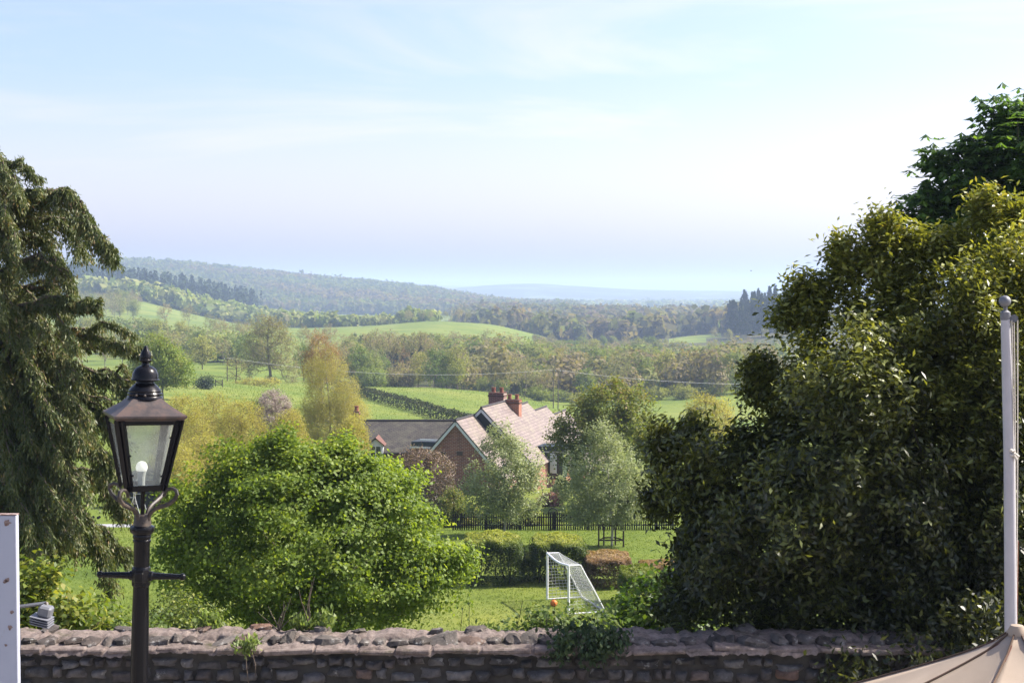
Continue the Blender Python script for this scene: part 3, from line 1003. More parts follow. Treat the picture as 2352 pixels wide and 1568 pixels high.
WTOP = build_wall()

# ================================================================== STREET LAMP
IRON, nt, bs, out = new_mat("black_cast_iron")
bs.inputs["Base Color"].default_value = (.006, .006, .0075, 1)
bs.inputs["Roughness"].default_value = .22; bs.inputs["Specular IOR Level"].default_value = .22
bump(nt, noise(nt, 60, 5, coords(nt)), bs, .25, .004)
COPPER, nt, bs, out = new_mat("weathered_copper_roof")
co = coords(nt)
c = ramp(nt, [(.032, .028, .03), (.07, .056, .053), (.11, .075, .062), (.055, .05, .055)], noise(nt, 9, 8, co, .7), [.32, .48, .6, .72])
nt.links.new(c, bs.inputs["Base Color"]); bs.inputs["Metallic"].default_value = .35; bs.inputs["Roughness"].default_value = .5
BRONZE, nt, bs, out = new_mat("rusty_painted_iron")
co = coords(nt)
c = ramp(nt, [(.018, .016, .016), (.05, .038, .03), (.13, .09, .06)], noise(nt, 14, 6, co, .65), [.35, .55, .72])
nt.links.new(c, bs.inputs["Base Color"]); bs.inputs["Roughness"].default_value = .55
GLASS, nt, bs, out = new_mat("dusty_glass")
nt.nodes.remove(bs)
tp = nt.nodes.new("ShaderNodeBsdfTransparent"); tp.inputs[0].default_value = (.93, .95, .93, 1)
df = nt.nodes.new("ShaderNodeBsdfDiffuse"); df.inputs[0].default_value = (.75, .77, .72, 1)
tl = nt.nodes.new("ShaderNodeBsdfTranslucent"); tl.inputs[0].default_value = (.85, .87, .80, 1)
gl = nt.nodes.new("ShaderNodeBsdfGlossy"); gl.inputs["Roughness"].default_value = .06
m1 = nt.nodes.new("ShaderNodeMixShader"); m1.inputs[0].default_value = .55
nt.links.new(df.outputs[0], m1.inputs[1]); nt.links.new(tl.outputs[0], m1.inputs[2])
m2 = nt.nodes.new("ShaderNodeMixShader")
dust = ramp(nt, [(.10, .10, .10), (.30, .30, .30)], noise(nt, 5, 6, coords(nt), .6), [.35, .7])
nt.links.new(dust, m2.inputs[0]); nt.links.new(tp.outputs[0], m2.inputs[1]); nt.links.new(m1.outputs[0], m2.inputs[2])
m3 = nt.nodes.new("ShaderNodeMixShader"); m3.inputs[0].default_value = .05
nt.links.new(m2.outputs[0], m3.inputs[1]); nt.links.new(gl.outputs[0], m3.inputs[2])
nt.links.new(m3.outputs[0], out.inputs[0])
BULBW = plain("white_bulb_plastic", (.85, .85, .83), .3, .5, var=.03)
BULBLIT, nt, bs, out = new_mat("glowing_bulb")
bs.inputs["Base Color"].default_value = (.85, .85, .83, 1); bs.inputs["Emission Color"].default_value = (1, .97, .9, 1); bs.inputs["Emission Strength"].default_value = .45


def build_lamp():
    D = 9.9; s = D / F                                    # metres per (2352-wide) pixel
    base = P(303, 1568, D); base = Vector((base.x, D, -4.5))
    top = P(335, 795, D)
    root = empty("street_lamp", (0, 0, 0), "black Victorian street lamp with glazed copper roofed lantern in front of the stone wall", "street lamp")
    H = top.z - base.z
    Z = lambda v: (P(320, v, D).z - base.z)               # height above foot for a picture row
    px = lambda n: n * s
    # post
    mb = MB()
    prof = [(px(34), 0), (px(34), .12), (px(28), .16), (px(26), .5), (px(22), .56), (px(20.5), Z(1568)), (px(19.5), Z(1420)), (px(18), Z(1345))]
    mb.lathe(prof, 28)
    mb.build("post", IRON, root, True)
    mb = MB()
    mb.lathe([(px(18), Z(1346)), (px(21), Z(1342)), (px(21.5), Z(1334)), (px(21.5), Z(1308)), (px(21), Z(1302)), (px(18), Z(1298))], 8, off=math.pi / 8)
    mb.lathe([(px(18.5), Z(1299)), (px(18.5), Z(1246)), (px(20.5), Z(1243)), (px(20.5), Z(1239)), (px(18.5), Z(1237)), (px(21), Z(1233)), (px(21), Z(1229)), (px(20), Z(1226)),
              (px(23), Z(1224)), (px(28), Z(1218)), (px(29), Z(1213)), (px(27.5), Z(1208)), (px(22), Z(1205))], 28)
    mb.build("collar", IRON, root, True)
    mb = MB()
    mb.lathe([(px(21), Z(1206)), (px(19.5), Z(1196)), (px(18.5), Z(1182)), (px(14), Z(1180))], 20)
    mb.tube([(px(6), -px(21), Z(1196)), (px(6), -px(16), Z(1196))], px(2.4), 8)
    mb.build("socket", BRONZE, root, True)
    # ladder bar, tilted a little like the lamp
    mb = MB()
    zc = Z(1321)
    for sg in (-1, 1):
        mb.tube([(sg * px(17), 0, zc), (sg * px(26), 0, zc), (sg * px(28), 0, zc), (sg * px(90), 0, zc)], [px(11), px(11), px(8.5), px(6)], 14)
    mb.build("ladder_bar", IRON, root, True)
    for sg in (-1, 1):
        mb = MB()
        a = [(px(8.2) * math.sin(t), -px(8.2) * math.cos(t)) for t in np.linspace(.15, 3.0, 9)]
        mb.lathe(a, 14)
        o = mb.build("bar_knob", IRON, root, True); o.location = (sg * px(95), 0, zc)
    mb = MB(); mb.box((0, -px(21.5), zc), (px(20), px(5), px(22)), None, px(2)); mb.build("badge_plate", IRON, root)
    # lantern (built square to its own axes, then turned)
    yaw = Matrix.Rotation(R(25.0), 4, 'Z')
    lan = empty("lantern", (0, 0, 0)); lan.parent = root
    zt, zb = Z(958), Z(1120)
    at, ab = px(71.5), px(41)
    lerp = lambda t: ab + (at - ab) * t
    cor = lambda sx, sy, t: Vector((sx * lerp(t), sy * lerp(t), zb + (zt - zb) * t))
    fr = MB()
    for sx in (-1, 1):
        for sy in (-1, 1):
            fr.tube([cor(sx, sy, -.005), cor(sx, sy, 1.0)], px(5), 4)
    for sx, sy in ((1, 0), (-1, 0), (0, 1), (0, -1)):
        for t, th in ((0.03, 9), (.97, 8)):
            a = lerp(t) * .985
            c = Vector((sx * a, sy * a, zb + (zt - zb) * t))
            fr.box(c, (px(7) if sx else 2 * a, px(7) if sy else 2 * a, px(th * 1.5)))
        # door-like stiles beside the corners
        for q in (-1, 1):
            A_ = Vector((sx * lerp(0) + (q * (lerp(0) - px(6)) if not sx else 0), sy * lerp(0) + (q * (lerp(0) - px(6)) if not sy else 0), zb))
            B_ = Vector((sx * lerp(1) + (q * (lerp(1) - px(9)) if not sx else 0), sy * lerp(1) + (q * (lerp(1) - px(9)) if not sy else 0), zt))
            fr.tube([A_ * 1.0, B_], [px(7), px(8)], 4)
    fr.xform(yaw); fr.build("lantern_frame", IRON, lan)
    fl = MB(); fl.box((0, 0, zb + px(2)), (2 * ab, 2 * ab, px(6))); fl.xform(yaw); fl.build("lantern_floor", IRON, lan)
    for sx, sy in ((1, 0), (-1, 0), (0, 1), (0, -1)):
        pm = MB(); qs = []
        for t, q in ((.06, -1), (.06, 1), (.95, 1), (.95, -1)):
            a = lerp(t); w = a - px(9)
            p = Vector((sx * a if sx else q * w, sy * a if sy else q * w, zb + (zt - zb) * t))
            qs.append(p * 1)
        nrm = Vector((sx, sy, 0)) * .003
        vs = [p for p in qs] + [p - nrm for p in qs]
        pm.add(vs, [(0, 1, 2, 3), (7, 6, 5, 4), (0, 4, 5, 1), (1, 5, 6, 2), (2, 6, 7, 3), (3, 7, 4, 0)])
        pm.xform(yaw); pm.build("glass_pane", GLASS, lan)
    # clips
    cl = MB()
    for t, q in ((.95, -.25), (.95, .35), (.75, .82), (.2, .78), (.22, -.8), (.5, -.82)):
        a = lerp(t); cl.box((q * (a - px(6)), -a - .003, zb + (zt - zb) * t), (px(5), px(4), px(4)))
    cl.xform(yaw); cl.build("clip", IRON, lan)
    # roof: eaves rim, concave pyramid, vent cap, dome and finial
    rf = MB()
    s2 = math.sqrt(2)
    rf.lathe([(px(71) * s2, Z(962)), (px(81) * s2, Z(952)), (px(81) * s2, Z(948)), (px(72) * s2, Z(943)), (px(50) * s2, Z(928)), (px(33) * s2, Z(913)), (px(24) * s2, Z(911))], 4, off=math.pi / 4)
    rf.xform(yaw); rf.build("roof", COPPER, root)
    vent = MB()
    vent.lathe([(px(41), Z(914)), (px(40), Z(909)), (px(38), Z(907)), (px(39.5), Z(903)), (px(37), Z(899)), (px(37.5), Z(896)), (px(33), Z(890)), (px(26), Z(883)), (px(21), Z(879)), (px(20), Z(873))], 28)
    vent.build("vent_cap", IRON, root, True)
    for q in (-1, 0, 1):
        b = MB(); b.lathe([(px(3.2), -px(2)), (px(3.2), px(1)), (px(1.5), px(3))], 8)
        o = b.build("bolt", BRONZE, root); a = q * .5 - math.pi / 2 - .25; o.location = (px(39) * math.cos(a), px(39) * math.sin(a), Z(905))
    dome = MB()
    dome.lathe([(px(20), Z(875)), (px(31), Z(873)), (px(33), Z(871)), (px(30), Z(868)), (px(29), Z(858)), (px(25), Z(848)), (px(17), Z(841)), (px(9), Z(838)), (px(8), Z(834))], 28)
    dome.build("dome", IRON, root, True)
    fin = MB()
    fin.lathe([(px(9), Z(836)), (px(8), Z(833)), (px(13.5), Z(829)), (px(14), Z(826)), (px(12.5), Z(824)), (px(13), Z(817)), (px(11), Z(810)), (px(6.5), Z(802)), (px(4), Z(796)), (px(3), Z(794)), (px(.5), Z(793))], 20)
    fin.build("finial", IRON, root, True)
    # gas pipe and the four scrolled brackets
    mb = MB(); mb.tube([(0, 0, Z(1183)), (0, 0, Z(1118))], px(5), 10); mb.build("pipe", IRON, root, True)
    for k in range(4):
        a = R(45 + 90 * k) + R(25)
        d = Vector((math.cos(a), math.sin(a), 0))
        pts = []
        for rr, v in ((16, 1192), (18, 1182), (24, 1172), (36, 1164), (55, 1157), (72, 1150), (86, 1139), (92, 1128), (89, 1119), (80, 1115), (68, 1117), (60, 1124), (57, 1134)):
            pts.append(d * px(rr) + Vector((0, 0, Z(v))))
        mb = MB(); mb.tube(pts, [px(5)] * 6 + [px(4.6)] * 3 + [px(4)] * 4, 8)
        mb.build("scroll_bracket", BRONZE, root, True)
    # lamp holder and bulb
    mb = MB(); mb.lathe([(px(8), Z(1117)), (px(8.5), Z(1095)), (px(9.5), Z(1087)), (px(11.5), Z(1080))], 16, loc=(-px(4), 0, 0)); mb.build("bulb_holder", BULBW, lan, True)
    mb = MB()
    mb.lathe([(px(11), Z(1081)), (px(13), Z(1077)), (px(13.2), Z(1072)), (px(12), Z(1066)), (px(8.5), Z(1061)), (px(4), Z(1058.5)), (px(.5), Z(1058))], 20, loc=(-px(4), 0, 0))
    mb.build("bulb", BULBLIT, lan, True)
    root.location = base
    lean = math.atan2(top.x - base.x, H)
    root.rotation_euler = (0, lean, 0)
    return root


build_lamp()

# ================================================================== FLAGPOLE, PARASOL, POST
WHITE_PAINT = plain("white_gloss_paint", (.46, .45, .47), .35, .5, var=.12, scale=3)
GREY_METAL = plain("grey_metal", (.16, .165, .18), .45, .5, var=.3, scale=12)
ROPE = plain("white_rope", (.6, .56, .5), .8, .2)
WOODRED = plain("varnished_red_wood", (.13, .035, .018), .4, .5, scale=12)


def build_flagpole():
    D = 10.0
    a = P(2309, 722, D); b = P(2323, 1568, D)
    ax = (a - b).normalized()
    foot = b + ax * ((-4.5 - b.z) / ax.z)
    root = empty("flagpole", foot, "white flagpole with grey ball top and hanging halyards at the right edge", "flagpole")
    L = lambda p: p - foot
    mb = MB(); mb.tube([L(foot), L(b), L(P(2318, 1050, D)), L(a)], [M(15, D), M(14.5, D), M(12.5, D), M(10.5, D)], 24)
    mb.build("pole", WHITE_PAINT, root, True)
    mb = MB()
    mb.lathe([(M(10.6, D), -.04), (M(11.5, D), -.02), (M(11.5, D), .015), (M(8, D), .022), (M(4.5, D), .03), (M(4.5, D), .05)], 20); 
    o = mb.build("pole_cap", GREY_METAL, root, True); o.location = L(a)
    mb = MB(); rr = M(13.5, D)
    mb.lathe([(rr * math.sin(t), -rr * math.cos(t)) for t in np.linspace(.1, 3.1, 14)], 22)
    o = mb.build("ball_finial", GREY_METAL, root, True); o.location = L(P(2308, 692, D))
    mb = MB(); mb.tube([L(P(2312, 731, D)), L(P(2334, 731, D))], M(7, D), 14); mb.tube([L(P(2329, 731, D - .03)), L(P(2329, 731, D + .03))], M(9, D), 14)
    mb.build("pulley", GREY_METAL, root, True)
    for u0, u1, y in ((2324, 2328, -.03), (2329, 2331, .0), (2337, 2333, .02)):
        mb = MB(); p0 = P(u0, 735, D + y); p1 = P(u1, 1480, D + y)
        mid = [p0.lerp(p1, t) + Vector((.006 * math.sin(t * 3.14), 0, 0)) for t in np.linspace(0, 1, 10)]
        mb.tube([L(p) for p in mid], M(1.5, D), 5); mb.build("halyard", ROPE, root)
    mb = MB()
    r = random.Random(4)
    for k in range(7):
        c = P(2326, 1040, D - .04) + Vector((r.gauss(0, .010), r.gauss(0, .006), r.gauss(0, .012)))
        mb.tube([L(c), L(c + Vector((r.gauss(0, .02), r.gauss(0, .01), r.gauss(0, .02))))], M(3.2, D), 6)
    mb.build("rope_knot", ROPE, root, True)
    p = P(2334, 1250, 10.6); 
    root2 = empty("wooden_pole", (p.x, p.y, -4.5), "slim reddish brown wooden pole standing right behind the white flagpole", "pole")
    mb = MB(); mb.tube([(0, 0, 0), (0, 0, p.z + 4.5)], M(5.5, 10.6), 14); mb.build("shaft", WOODRED, root2, True)
    mb = MB(); mb.lathe([(M(5.5, 10.6), 0), (M(6.5, 10.6), .01), (M(5, 10.6), .03), (M(1, 10.6), .04)], 12); o = mb.build("tip", WOODRED, root2, True); o.location = (0, 0, p.z + 4.5)


build_flagpole()

CANVAS, nt, bs, out = new_mat("tan_canvas")
co = coords(nt)
c = ramp(nt, [(.40, .32, .245), (.47, .38, .295)], noise(nt, 4, 6, co), [.35, .65])
nt.links.new(c, bs.inputs["Base Color"]); bs.inputs["Roughness"].default_value = .85; bs.inputs["Specular IOR Level"].default_value = .2
bump(nt, noise(nt, 160, 3, co), bs, .25, .002)
trn = nt.nodes.new("ShaderNodeBsdfTranslucent"); trn.inputs[0].default_value = (.5, .38, .28, 1)
mx = nt.nodes.new("ShaderNodeMixShader"); mx.inputs[0].default_value = .18
nt.links.new(bs.outputs[0], mx.inputs[1]); nt.links.new(trn.outputs[0], mx.inputs[2]); nt.links.new(mx.outputs[0], out.inputs[0])
SEAM = plain("seam_thread", (.13, .085, .06), .8, .2)


def build_parasol():
    D = 7.0
    pk = P(2336, 1448, D)
    root = empty("parasol", (pk.x, pk.y, -4.5), "tan canvas parasol canopy poking in at the bottom right corner", "parasol")
    hz = pk.z + 4.5
    n = 8; Rm = 1.6; drop = .72
    off = R(8)
    prof = lambda t: hz - drop * (.93 * t + .07 * (1 - math.exp(-t * 9))) + .022 * math.exp(-(t / .05) ** 2)
    for k in range(n):
        a0 = off + 2 * math.pi * k / n; a1 = a0 + 2 * math.pi / n
        vs = []; nr, na = 18, 8
        for i in range(nr + 1):
            t = .012 + .988 * i / nr
            for j in range(na + 1):
                w = j / na
                p0 = Vector((math.cos(a0), math.sin(a0), 0)); p1 = Vector((math.cos(a1), math.sin(a1), 0))
                q = p0.lerp(p1, w) * Rm * t
                sag = .055 * t * 4 * w * (1 - w)
                vs.append((q.x, q.y, prof(t) - sag * (1.0 if t > .05 else 0)))
        fs = []
        for i in range(nr):
            for j in range(na):
                a = i * (na + 1) + j
                fs.append((a, a + na + 1, a + na + 2, a + 1))
        mb = MB(); mb.add(vs, fs); o = mb.build("canopy_panel", CANVAS, root, True)
        md = o.modifiers.new("thick", 'SOLIDIFY'); md.thickness = .004; md.offset = -1
        sm = MB(); sm.tube([(math.cos(a0) * Rm * t, math.sin(a0) * Rm * t, prof(t) + .003) for t in np.linspace(.02, 1, 14)], .005, 6); sm.build("seam", SEAM, root)
        rb = MB(); rb.tube([(math.cos(a0) * Rm * t, math.sin(a0) * Rm * t, prof(t) - .02) for t in np.linspace(.03, .98, 8)], .01, 6); rb.build("rib", WOODRED, root)
    m = MB(); m.lathe([(.05, prof(.03) - .004), (.05, prof(.03) + .010), (.03, prof(.0) + .006), (.004, prof(0) + .012)], 16); m.build("crown_patch", CANVAS, root, True)
    mb = MB(); mb.tube([(0, 0, 0), (0, 0, hz - .02)], .024, 14); mb.build("pole", WOODRED, root, True)
    mb = MB(); mb.lathe([(.3, 0), (.3, .06), (.05, .09), (.04, .3)], 24); mb.build("base", GREY_METAL, root, True)


build_parasol()

STAINED, nt, bs, out = new_mat("stained_white_panel")
co = coords(nt)
n1 = ramp(nt, [(0, 0, 0), (1, 1, 1)], noise(nt, 9, 8, co, .7), [.62, .74])
n2 = ramp(nt, [(0, 0, 0), (1, 1, 1)], noise(nt, 2.2, 6, co, .6), [.45, .75])
c = mix(nt, (.37, .39, .46), (.31, .33, .40), n2)
c = mix(nt, c, (.23, .19, .19), n1)
nt.links.new(c, bs.inputs["Base Color"]); bs.inputs["Roughness"].default_value = .5
bump(nt, noise(nt, 25, 5, co), bs, .3, .004)
RUSTM = plain("rust_spot", (.16, .10, .085), .9, .1, scale=40, col2=(.30, .24, .22))


def build_post():
    D = 7.0
    tr = P(37, 1183, D); br = P(34, 1568, D)
    w = .26
    root = empty("white_post", (tr.x - w / 2, D, -4.5), "broad flat white post with rust marks at the left edge of the picture", "post")
    h = tr.z + 4.5
    mb = MB(); mb.box((0, .019, h / 2), (w, .038, h), None, .004); mb.build("shaft", STAINED, root)
    mb = MB(); mb.box((0, .019, h + .0025), (w + .003, .041, .006), None, .001); mb.build("cap", RUSTM, root)
    r = random.Random(2)
    for v, du, sz in ((1200, 20, 9), (1330, 20, 6), (1335, 25, 5), (1405, 10, 5), (1440, 14, 7), (1480, 24, 4)):
        p = P(37 - du, v, D)
        mb = MB()
        n = 11
        ring = [(math.cos(2 * math.pi * k / n) * M(sz, D) * r.uniform(.5, 1.2), -.0006, math.sin(2 * math.pi * k / n) * M(sz, D) * r.uniform(.5, 1.1)) for k in range(n)]
        back = [(x, .001, z) for x, y, z in ring]
        mb.add(ring + back, [tuple(range(n))[::-1]] + [(k, (k + 1) % n, n + (k + 1) % n, n + k) for k in range(n)])
        o = mb.build("rust_mark", RUSTM, root); o.location = (p.x - (tr.x - w / 2), -.001, p.z + 4.5)
    # white waste pipe beside it
    q = P(39, 1436, 7.05)
    e = empty("white_pipe", (q.x, 7.05, -4.5), "thin white plastic pipe rising beside the broad white post", "pipe")
    hh = q.z + 4.5
    mb = MB(); mb.tube([(-.012, 0, 0), (-.012, 0, hh * .6), (-.006, 0, hh - .05), (0, 0, hh - .015), (0, 0, hh)], [.011] * 4 + [.008], 12); mb.build("tube", WHITE_PAINT, e, True)
    mb = MB(); mb.lathe([(.014, hh - .12), (.0165, hh - .11), (.0165, hh - .02), (.012, hh + .004)], 14); mb.build("coupling", WHITE_PAINT, e, True)
    # floodlight on its bracket
    a = P(34, 1397, 7.15); b = P(106, 1384, 7.15)
    f = empty("floodlight", a, "grey floodlight on a slanting arm sticking out from the white post", "floodlight")
    L = lambda p: p - a
    mb = MB(); mb.tube([L(a) - Vector((.06, 0, 0)), L(b)], M(4.2, 7.15), 4); mb.build("arm", GREY_METAL, f)
    rot = Matrix.Rotation(R(14), 3, 'Y')
    c = L(P(105, 1408, 7.12))
    mb = MB(); mb.box(c + Vector((.0, 0, .012)), (M(30, 7.1), .07, M(26, 7.1)), rot, .01); mb.build("housing", GREY_METAL, f)
    mb = MB()
    for k in range(4):
        mb.box(c + Vector((-.016, -.01, -.015 - .012 * k)), (M(44, 7.1), .1, .004), rot)
    mb.build("louvre", plain("dull_grey_paint", (.17, .175, .20), .5, .4), f)
    mb = MB(); mb.tube([L(b), L(P(108, 1398, 7.13))], .012, 8); mb.build("hinge", BRONZE, f)


build_post()
# ================================================================== HOUSES
def brick_mat(name, c1, c2):
    m, nt, bs, out = new_mat(name)
    co = coords(nt)
    mp = nt.nodes.new("ShaderNodeMapping"); nt.links.new(co, mp.inputs[0]); mp.inputs["Rotation"].default_value = (R(90), 0, 0)
    b = nt.nodes.new("ShaderNodeTexBrick")
    b.inputs["Color1"].default_value = (*c1, 1); b.inputs["Color2"].default_value = (*c2, 1); b.inputs["Mortar"].default_value = (.36, .30, .26, 1)
    b.inputs["Scale"].default_value = 1.0; b.inputs["Brick Width"].default_value = .3; b.inputs["Row Height"].default_value = .1
    b.inputs["Mortar Size"].default_value = .012; b.inputs["Bias"].default_value = 0
    nt.links.new(mp.outputs[0], b.inputs["Vector"])
    c = mix(nt, b.outputs[0], ramp(nt, [(.55, .55, .58), (1, 1, 1), (1.2, 1.15, 1.1)], noise(nt, 1.6, 8, co, .7), [.3, .5, .75]), .9, 'MULTIPLY')
    nt.links.new(c, bs.inputs["Base Color"]); bs.inputs["Roughness"].default_value = .9
    bs.inputs["Specular IOR Level"].default_value = .15
    return m


def tile_mat(name, c1, c2, c3, rowv, colw, strength=.7, spec=.3, rough=.6):
    """courses follow the slope: UV-free, uses generated rows from the attribute 'UVMap'"""
    m, nt, bs, out = new_mat(name)
    uv = nt.nodes.new("ShaderNodeUVMap")
    b = nt.nodes.new("ShaderNodeTexBrick")
    b.inputs["Color1"].default_value = (*c1, 1); b.inputs["Color2"].default_value = (*c2, 1)
    b.inputs["Mortar"].default_value = (*[x * .35 for x in c1], 1)
    b.inputs["Scale"].default_value = 1.0; b.inputs["Brick Width"].default_value = colw; b.inputs["Row Height"].default_value = rowv
    b.inputs["Mortar Size"].default_value = .022; b.inputs["Mortar Smooth"].default_value = .4
    nt.links.new(uv.outputs[0], b.inputs["Vector"])
    n = ramp(nt, [(0, 0, 0), (1, 1, 1)], noise(nt, 1.4, 8, coords(nt), .75), [.45, .68])
    c = mix(nt, b.outputs[0], c3, mix(nt, (0, 0, 0), n, .75))
    nt.links.new(c, bs.inputs["Base Color"]); bs.inputs["Roughness"].default_value = rough
    bs.inputs["Specular IOR Level"].default_value = spec
    bump(nt, b.outputs["Fac"], bs, -strength, .03)
    return m


BRICK = brick_mat("red_brick", (.25, .085, .06), (.18, .064, .05))
BRICK_OR = brick_mat("orange_brick", (.31, .115, .065), (.26, .09, .055))
SLATE = tile_mat("pale_roof_tile", (.15, .115, .106), (.21, .163, .15), (.22, .195, .135), .26, .6)
DARKTILE = tile_mat("dark_clay_tile", (.045, .04, .038), (.085, .075, .062), (.11, .105, .075), .17, .27, 1.0)
TRIM = plain("white_bargeboard", (.62, .64, .66), .5, .4, var=.1)
RIDGE = plain("dark_ridge_tile", (.045, .04, .042), .7, .3)
CLAD = plain("blue_black_cladding", (.012, .022, .034), .5, .4, scale=5)
TERRA = plain("terracotta", (.26, .10, .07), .8, .2, scale=12)
WINGLASS = plain("window_glass", (.03, .04, .05), .08, .6, scale=2)
DARKWOOD = plain("dark_stained_wood", (.018, .015, .014), .8, .2, scale=10)


def slab(name, p0, p1, p2, p3, th, mat, parent):
    """roof slope with UVs in metres: p0-p1 along the eave, p3-p2 along the ridge"""
    p = [Vector(q) for q in (p0, p1, p2, p3)]
    n = (p[1] - p[0]).cross(p[3] - p[0]).normalized() * th
    me = bpy.data.meshes.new(name)
    vs = p + [q - n for q in p]
    fs = [(0, 1, 2, 3), (7, 6, 5, 4), (0, 4, 5, 1), (1, 5, 6, 2), (2, 6, 7, 3), (3, 7, 4, 0)]
    me.from_pydata([tuple(q) for q in vs], [], fs)
    uvl = me.uv_layers.new(name="UVMap")
    ex = (p[1] - p[0]).normalized(); ey = n.normalized().cross(ex)
    for poly in me.polygons:
        for li in poly.loop_indices:
            q = vs[me.loops[li].vertex_index] - p[0]
            uvl.data[li].uv = (q.dot(ex), q.dot(ey))
    me.materials.append(mat); me.update()
    return link(name, me, parent)


def gable_block(root, hw, length, eave, ridge, depth_to, roof_mat, wall_mat, gable_mat=None, over=.18, barge=True, right_ext=0.0, y0=0.0, x0=0.0):
    """ridge along local +y starting at the front gable; root local space, z relative"""
    pr = (ridge - eave) / hw
    er = eave - pr * right_ext
    w = MB()
    prof = [(-hw, depth_to), (hw + right_ext, depth_to), (hw + right_ext, er), (0, ridge - .06), (-hw, eave)]
    n = len(prof)
    vs = [(x0 + x, y0, z) for x, z in prof] + [(x0 + x, y0 + length, z) for x, z in prof]
    w.add(vs, [tuple(range(n)), tuple(range(n, 2 * n))[::-1]] + [(k, n + k, n + (k + 1) % n, (k + 1) % n) for k in range(n)])
    w.build("wall", wall_mat, root)
    if gable_mat:
        g = MB(); g.add([(x0 - hw * .97, y0 - .03, eave + .05), (x0 + hw * .97, y0 - .03, eave + .05), (x0, y0 - .03, ridge - .12), (x0 - hw * .97, y0 - .003, eave + .05), (x0 + hw * .97, y0 - .003, eave + .05), (x0, y0 - .003, ridge - .12)],
                        [(0, 1, 2), (5, 4, 3), (0, 3, 4, 1), (1, 4, 5, 2), (2, 5, 3, 0)])
        g.build("gable_cladding", gable_mat, root)
    a, b = y0 - over, y0 + length + over * .5
    ov = .22
    slab("roof", (x0 + hw + right_ext + ov, a, er - ov * pr), (x0 + hw + right_ext + ov, b, er - ov * pr), (x0, b, ridge + .06), (x0, a, ridge + .06), .08, roof_mat, root)
    slab("roof", (x0 - hw - ov, b, eave - ov * pr), (x0 - hw - ov, a, eave - ov * pr), (x0, a, ridge + .06), (x0, b, ridge + .06), .08, roof_mat, root)
    m = MB(); m.tube([(x0, a - .02, ridge + .07), (x0, b, ridge + .07)], .085, 8); m.build("ridge_tile", RIDGE if barge else roof_mat, root)
    if barge:
        for sg, ext in ((-1, 0), (1, right_ext)):
            m = MB()
            A_ = Vector((x0 + sg * (hw + ext + ov), a - .03, ridge - pr * (hw + ext + ov) - .13)); B_ = Vector((x0, a - .03, ridge - .13))
            d = (B_ - A_); ln = d.length
            ang = math.atan2(d.z, d.x)
            m.box((A_ + B_) / 2, (ln, .05, .2), Matrix.Rotation(-ang, 3, 'Y'))
            m.build("bargeboard", TRIM, root)
            m = MB(); m.box((A_ + B_) / 2 + Vector((0, 0, .165)), (ln + .1, .09, .07), Matrix.Rotation(-ang, 3, 'Y')); m.build("verge", RIDGE, root)


def chimney(root, c, w, d, z0, z1, mat, pots=2):
    m = MB()
    m.box((c[0], c[1], (z0 + z1) / 2), (w, d, z1 - z0), None, .02)
    o = m.build("chimney", mat, root)
    cap = MB()
    cap.box((c[0], c[1], z1 - .17), (w + .1, d + .1, .14), None, .02); cap.box((c[0], c[1], z1 + .03), (w + .04, d + .04, .1), None, .03)
    cap.build("chimney_cap", plain("sooty_cap", (.13, .075, .06), .9, .2), o)
    for k in range(pots):
        q = MB()
        x = c[0] + (k - (pots - 1) / 2) * .62 * w / 1.2
        q.lathe([(.17, z1 + .05), (.15, z1 + .25), (.145, z1 + .38), (.175, z1 + .4), (.175, z1 + .46), (.12, z1 + .46)], 14, loc=(x, c[1], 0))
        q.build("chimney_pot", TERRA, o, True)


def window(root, c, w, h, n=(0, -1), name="window", panes=2):
    """framed window facing local -y (or +x)"""
    fr = MB()
    if n == (0, -1):
        ax, nn = Vector((1, 0, 0)), Vector((0, -1, 0))
    else:
        ax, nn = Vector((0, 1, 0)), Vector((1, 0, 0))
    c = Vector(c)
    def bar(o, ww, hh):
        dims = (ww, .06, hh) if n == (0, -1) else (.06, ww, hh)
        fr.box(c + ax * o[0] + Vector((0, 0, o[1])) + nn * .03, dims)
    t = .07
    bar((0, h / 2 - t / 2), w, t); bar((0, -h / 2 + t / 2), w, t)
    for q in range(panes + 1): bar(((q / panes - .5) * (w - t), 0), t, h - 2 * t)
    o = fr.build(name, TRIM, root)
    g = MB(); dims = (w - .1, .012, h - .1) if n == (0, -1) else (.012, w - .1, h - .1)
    g.box(c + nn * .02, dims); g.build("pane", WINGLASS, o)
    s = MB(); dims = (w + .14, .14, .06) if n == (0, -1) else (.14, w + .14, .06)
    s.box(c + Vector((0, 0, -h / 2 - .035)) + nn * .07, dims); s.build("sill", TRIM, o)
    return o


